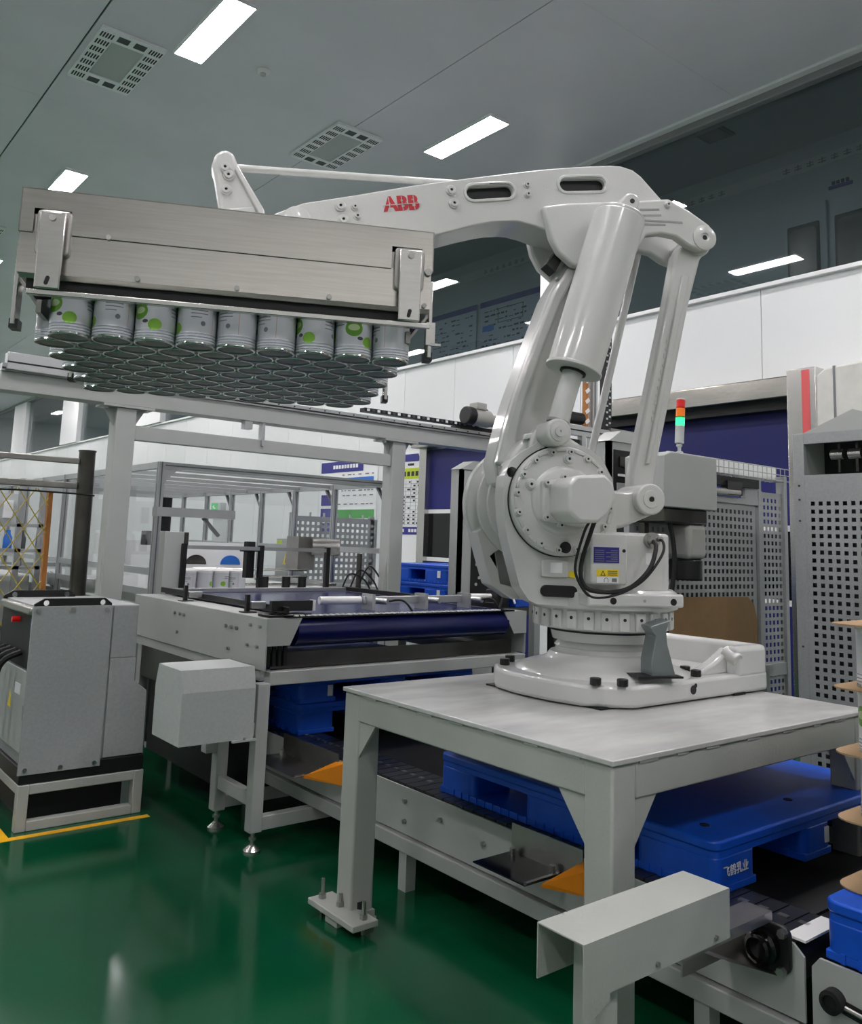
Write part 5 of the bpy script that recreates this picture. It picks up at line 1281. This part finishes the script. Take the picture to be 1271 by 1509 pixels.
pn = MB().box(2.5, 3.85, 7.5, 7.51, 1.10, 1.34).build('white_panel', 'white_print', T)
for (x, m_) in ((2.95, 'vent_dark'), (3.28, 'stainless_dark'), (3.62, 'blue_bright')):
    MB().prism([(x + .1 * cos(pi * q / 12), 1.14 + .085 * sin(pi * q / 12)) for q in range(13)], 7.49, 7.50, 'XZ').build('arch_plate', m_, pn)
for (z, y) in ((1.06, 6.9), (1.12, 6.9), (1.02, 6.4)): MB().cyl((3.0, y, z), (4.1, y, z), .012, 8).build('guide_rod', 'stainless', T)
for x in (3.35, 3.55, 3.7): MB().cyl((x, 6.3, .985), (x, 6.3, 1.09), .035, 14).build('guide_knob', 'black_plastic', T)
MB().cyl((2.35, 6.0, 1.30), (2.35, 6.0, 1.66), .06, 18).build('vertical_motor', 'slot_dark', T)
MB().box(2.28, 2.6, 6.1, 6.2, 1.32, 1.42).build('bracket_row', 'stainless_dark', T)
# servo and air parts at the right end of the line
MB().cyl((3.72, 6.2, 1.34), (3.92, 6.1, 1.34), .07, 18).build('servo_motor', 'stainless_dull', T)
MB().box(3.62, 3.78, 6.25, 6.45, 1.15, 1.42).build('valve_island', 'stainless_dull', T)
MB().cyl((3.86, 5.7, .985), (3.86, 5.7, 1.30), .022, 12).build('actuator', 'stainless_dark', T)
for k in range(3): MB().tube(smooth_path([(3.70 + k * .07, 5.7, 1.0), (3.74 + k * .09, 5.65, 1.14 + k * .03), (3.86 + k * .08, 5.62, 1.10), (3.92 + k * .07, 5.6, 1.0)]), .007, 6).build('air_hose', 'black_rubber', T)
for r in range(4):
    for c in range(5):
        make_can(Vector((2.42 + c * CD + (r % 2) * CD / 2, 5.95 + r * .866 * CD, .986)), rnd.uniform(0, 6.28),
                 'white-lidded can waiting in the enclosure, %s row from the front, %s from the left' % (ORD[r], ORD[c]), 'cans waiting inside the enclosure', full=False)
# boxes behind the enclosure
T = thing('warning_box', 'small grey electrical box with yellow warning triangle beside the enclosure', 'electrical box', (4.6, 8.05, .9))
MB().box(4.50, 4.62, 7.86, 8.24, 1.0, 1.40).build('box', MP, T, bevel=0.006)
MB().prism([(8.08, 1.13), (7.94, 1.13), (8.01, 1.27)], 4.497, 4.50, 'YZ').build('warning_triangle', 'yellow_sticker', T)
MB().prism([(8.022, 1.15), (7.998, 1.15), (8.01, 1.23)], 4.495, 4.497, 'YZ').build('warning_bolt', 'black_print', T)
MB().box(4.497, 4.50, 8.12, 8.22, 1.30, 1.38).build('yellow_label', 'lime_print', T)
MB().box(4.54, 4.6, 8.0, 8.1, 0, 1.0).build('stand', MP, T)
T = thing('small_perforated_guard', 'short perforated guard sheet under the green-striped notice board', 'guard', (4.7, 7.5, 0))
b, wu, wv = perforated(MB(), (4.25, 7.5, .95), (1, 0, 0), (0, 0, 1), 16, 10, .06, .03, .003, (0, 1, 0), .04)
b.build('perforated_sheet', GP, T, smooth=0)
for x in (4.25, 5.2): MB().box(x, x + .05, 7.5, 7.55, 0, 1.66).build('guard_post', GP, T)
for k in range(6): MB().cyl((4.3 + k * .16, 7.5, 1.63), (4.3 + k * .16, 7.5, 1.67), .012, 8).build('knob', 'vent_grey', T)

# ================================================================== CAGE AT THE LEFT
T = thing('mesh_cage', 'dark stainless framed cage with yellow diamond wire mesh at the left edge', 'cage', (1.6, 6.2, 0))
CY = 6.2
MB().cyl((1.88, CY, 0), (1.85, CY, 1.955), .055, 24).build('corner_post', 'stainless_dark', T)
MB().lathe([(.06, 1.955), (.06, 1.965), (.0, 1.97)], 20, (1.85, CY, 0)).build('post_cap', 'stainless_dark', T)
MB().box(.2, 1.80, CY - .02, CY + .02, 1.865, 1.905).build('top_rail', 'stainless_dull', T, bevel=0.006)
MB().box(.2, 1.80, CY - .02, CY + .02, 1.69, 1.735).build('mid_rail', 'stainless_dull', T, bevel=0.006)
MB().bar((1.66, CY + .05, 0), (1.64, CY + .05, 1.66), .045, .03).build('orange_post', 'rust_orange', T)
MB().tube(smooth_path([(.2, CY - .03, 1.66), (.9, CY - .03, 1.645), (1.4, CY - .03, 1.66), (1.8, CY - .06, 1.655), (1.91, CY - .04, 1.65)]), .006, 6).build('tie_cable', 'black_rubber', T)
n = 0
for s in (-1, 1):
    for k in range(-12, 16):
        # 45 degree wires clipped to x .2..1.63, z .1..1.68
        pts = []
        x0c, x1c, z0c, z1c = .3, 1.63, .75, 1.68
        c = .3 + k * .125
        tmin, tmax = 0.0, 1.0
        a = Vector((c, CY + .03, z0c)); b_ = Vector((c + s * .62, CY + .03, z1c))
        lo_, hi_ = 0.0, 1.0
        for (p, q) in ((a.x, b_.x),):
            d = q - p
            t0 = (x0c - p) / d; t1 = (x1c - p) / d
            lo_ = max(lo_, min(t0, t1)); hi_ = min(hi_, max(t0, t1))
        if hi_ - lo_ > .05:
            MB().cyl(a.lerp(b_, lo_), a.lerp(b_, hi_), .0035, 6).build('mesh_wire', 'yellow_wire', T)
# background filling line behind the cage
T = thing('filling_line', 'blurred background filling line behind the yellow mesh', 'machine', (1.6, 9.0, 0))
MB().box(1.0, 2.1, 8.4, 9.6, .55, 1.0).build('machine_body', MP, T, bevel=0.02)
for x in (1.25, 1.55, 1.9, 2.08):
    MB().box(x, x + .05, 8.2, 8.25, 0, 1.85).build('frame_post', AL, T)
for z in (1.05, 1.2, 1.42, 1.78): MB().box(1.0, 2.12, 8.2, 8.24, z, z + .03).build('frame_rail', AL, T)
for k in range(9):
    MB().lathe([(.04, 1.22), (.04, 1.32), (.02, 1.36), (.02, 1.39), (.0, 1.39)], 12, (1.1 + k * .115, 8.5, 0)).build('filler_head', ('stainless_dull', 'blue_bright', 'vent_dark')[k % 3], T)
MB().box(1.05, 2.0, 8.5, 8.6, 1.44, 1.72).build('control_panel', 'vent_grey', T)
for k in range(5): MB().box(1.12 + k * .18, 1.2 + k * .18, 8.48, 8.5, 1.5, 1.66).build('panel_screen', 'vent_dark' if k % 2 else 'white_print', T)
MB().prism([(1.58, .55), (1.68, .55), (1.66, 1.05), (1.62, 1.05)], 7.6, 7.66, 'XZ').build('white_cloth', 'white_print', T)
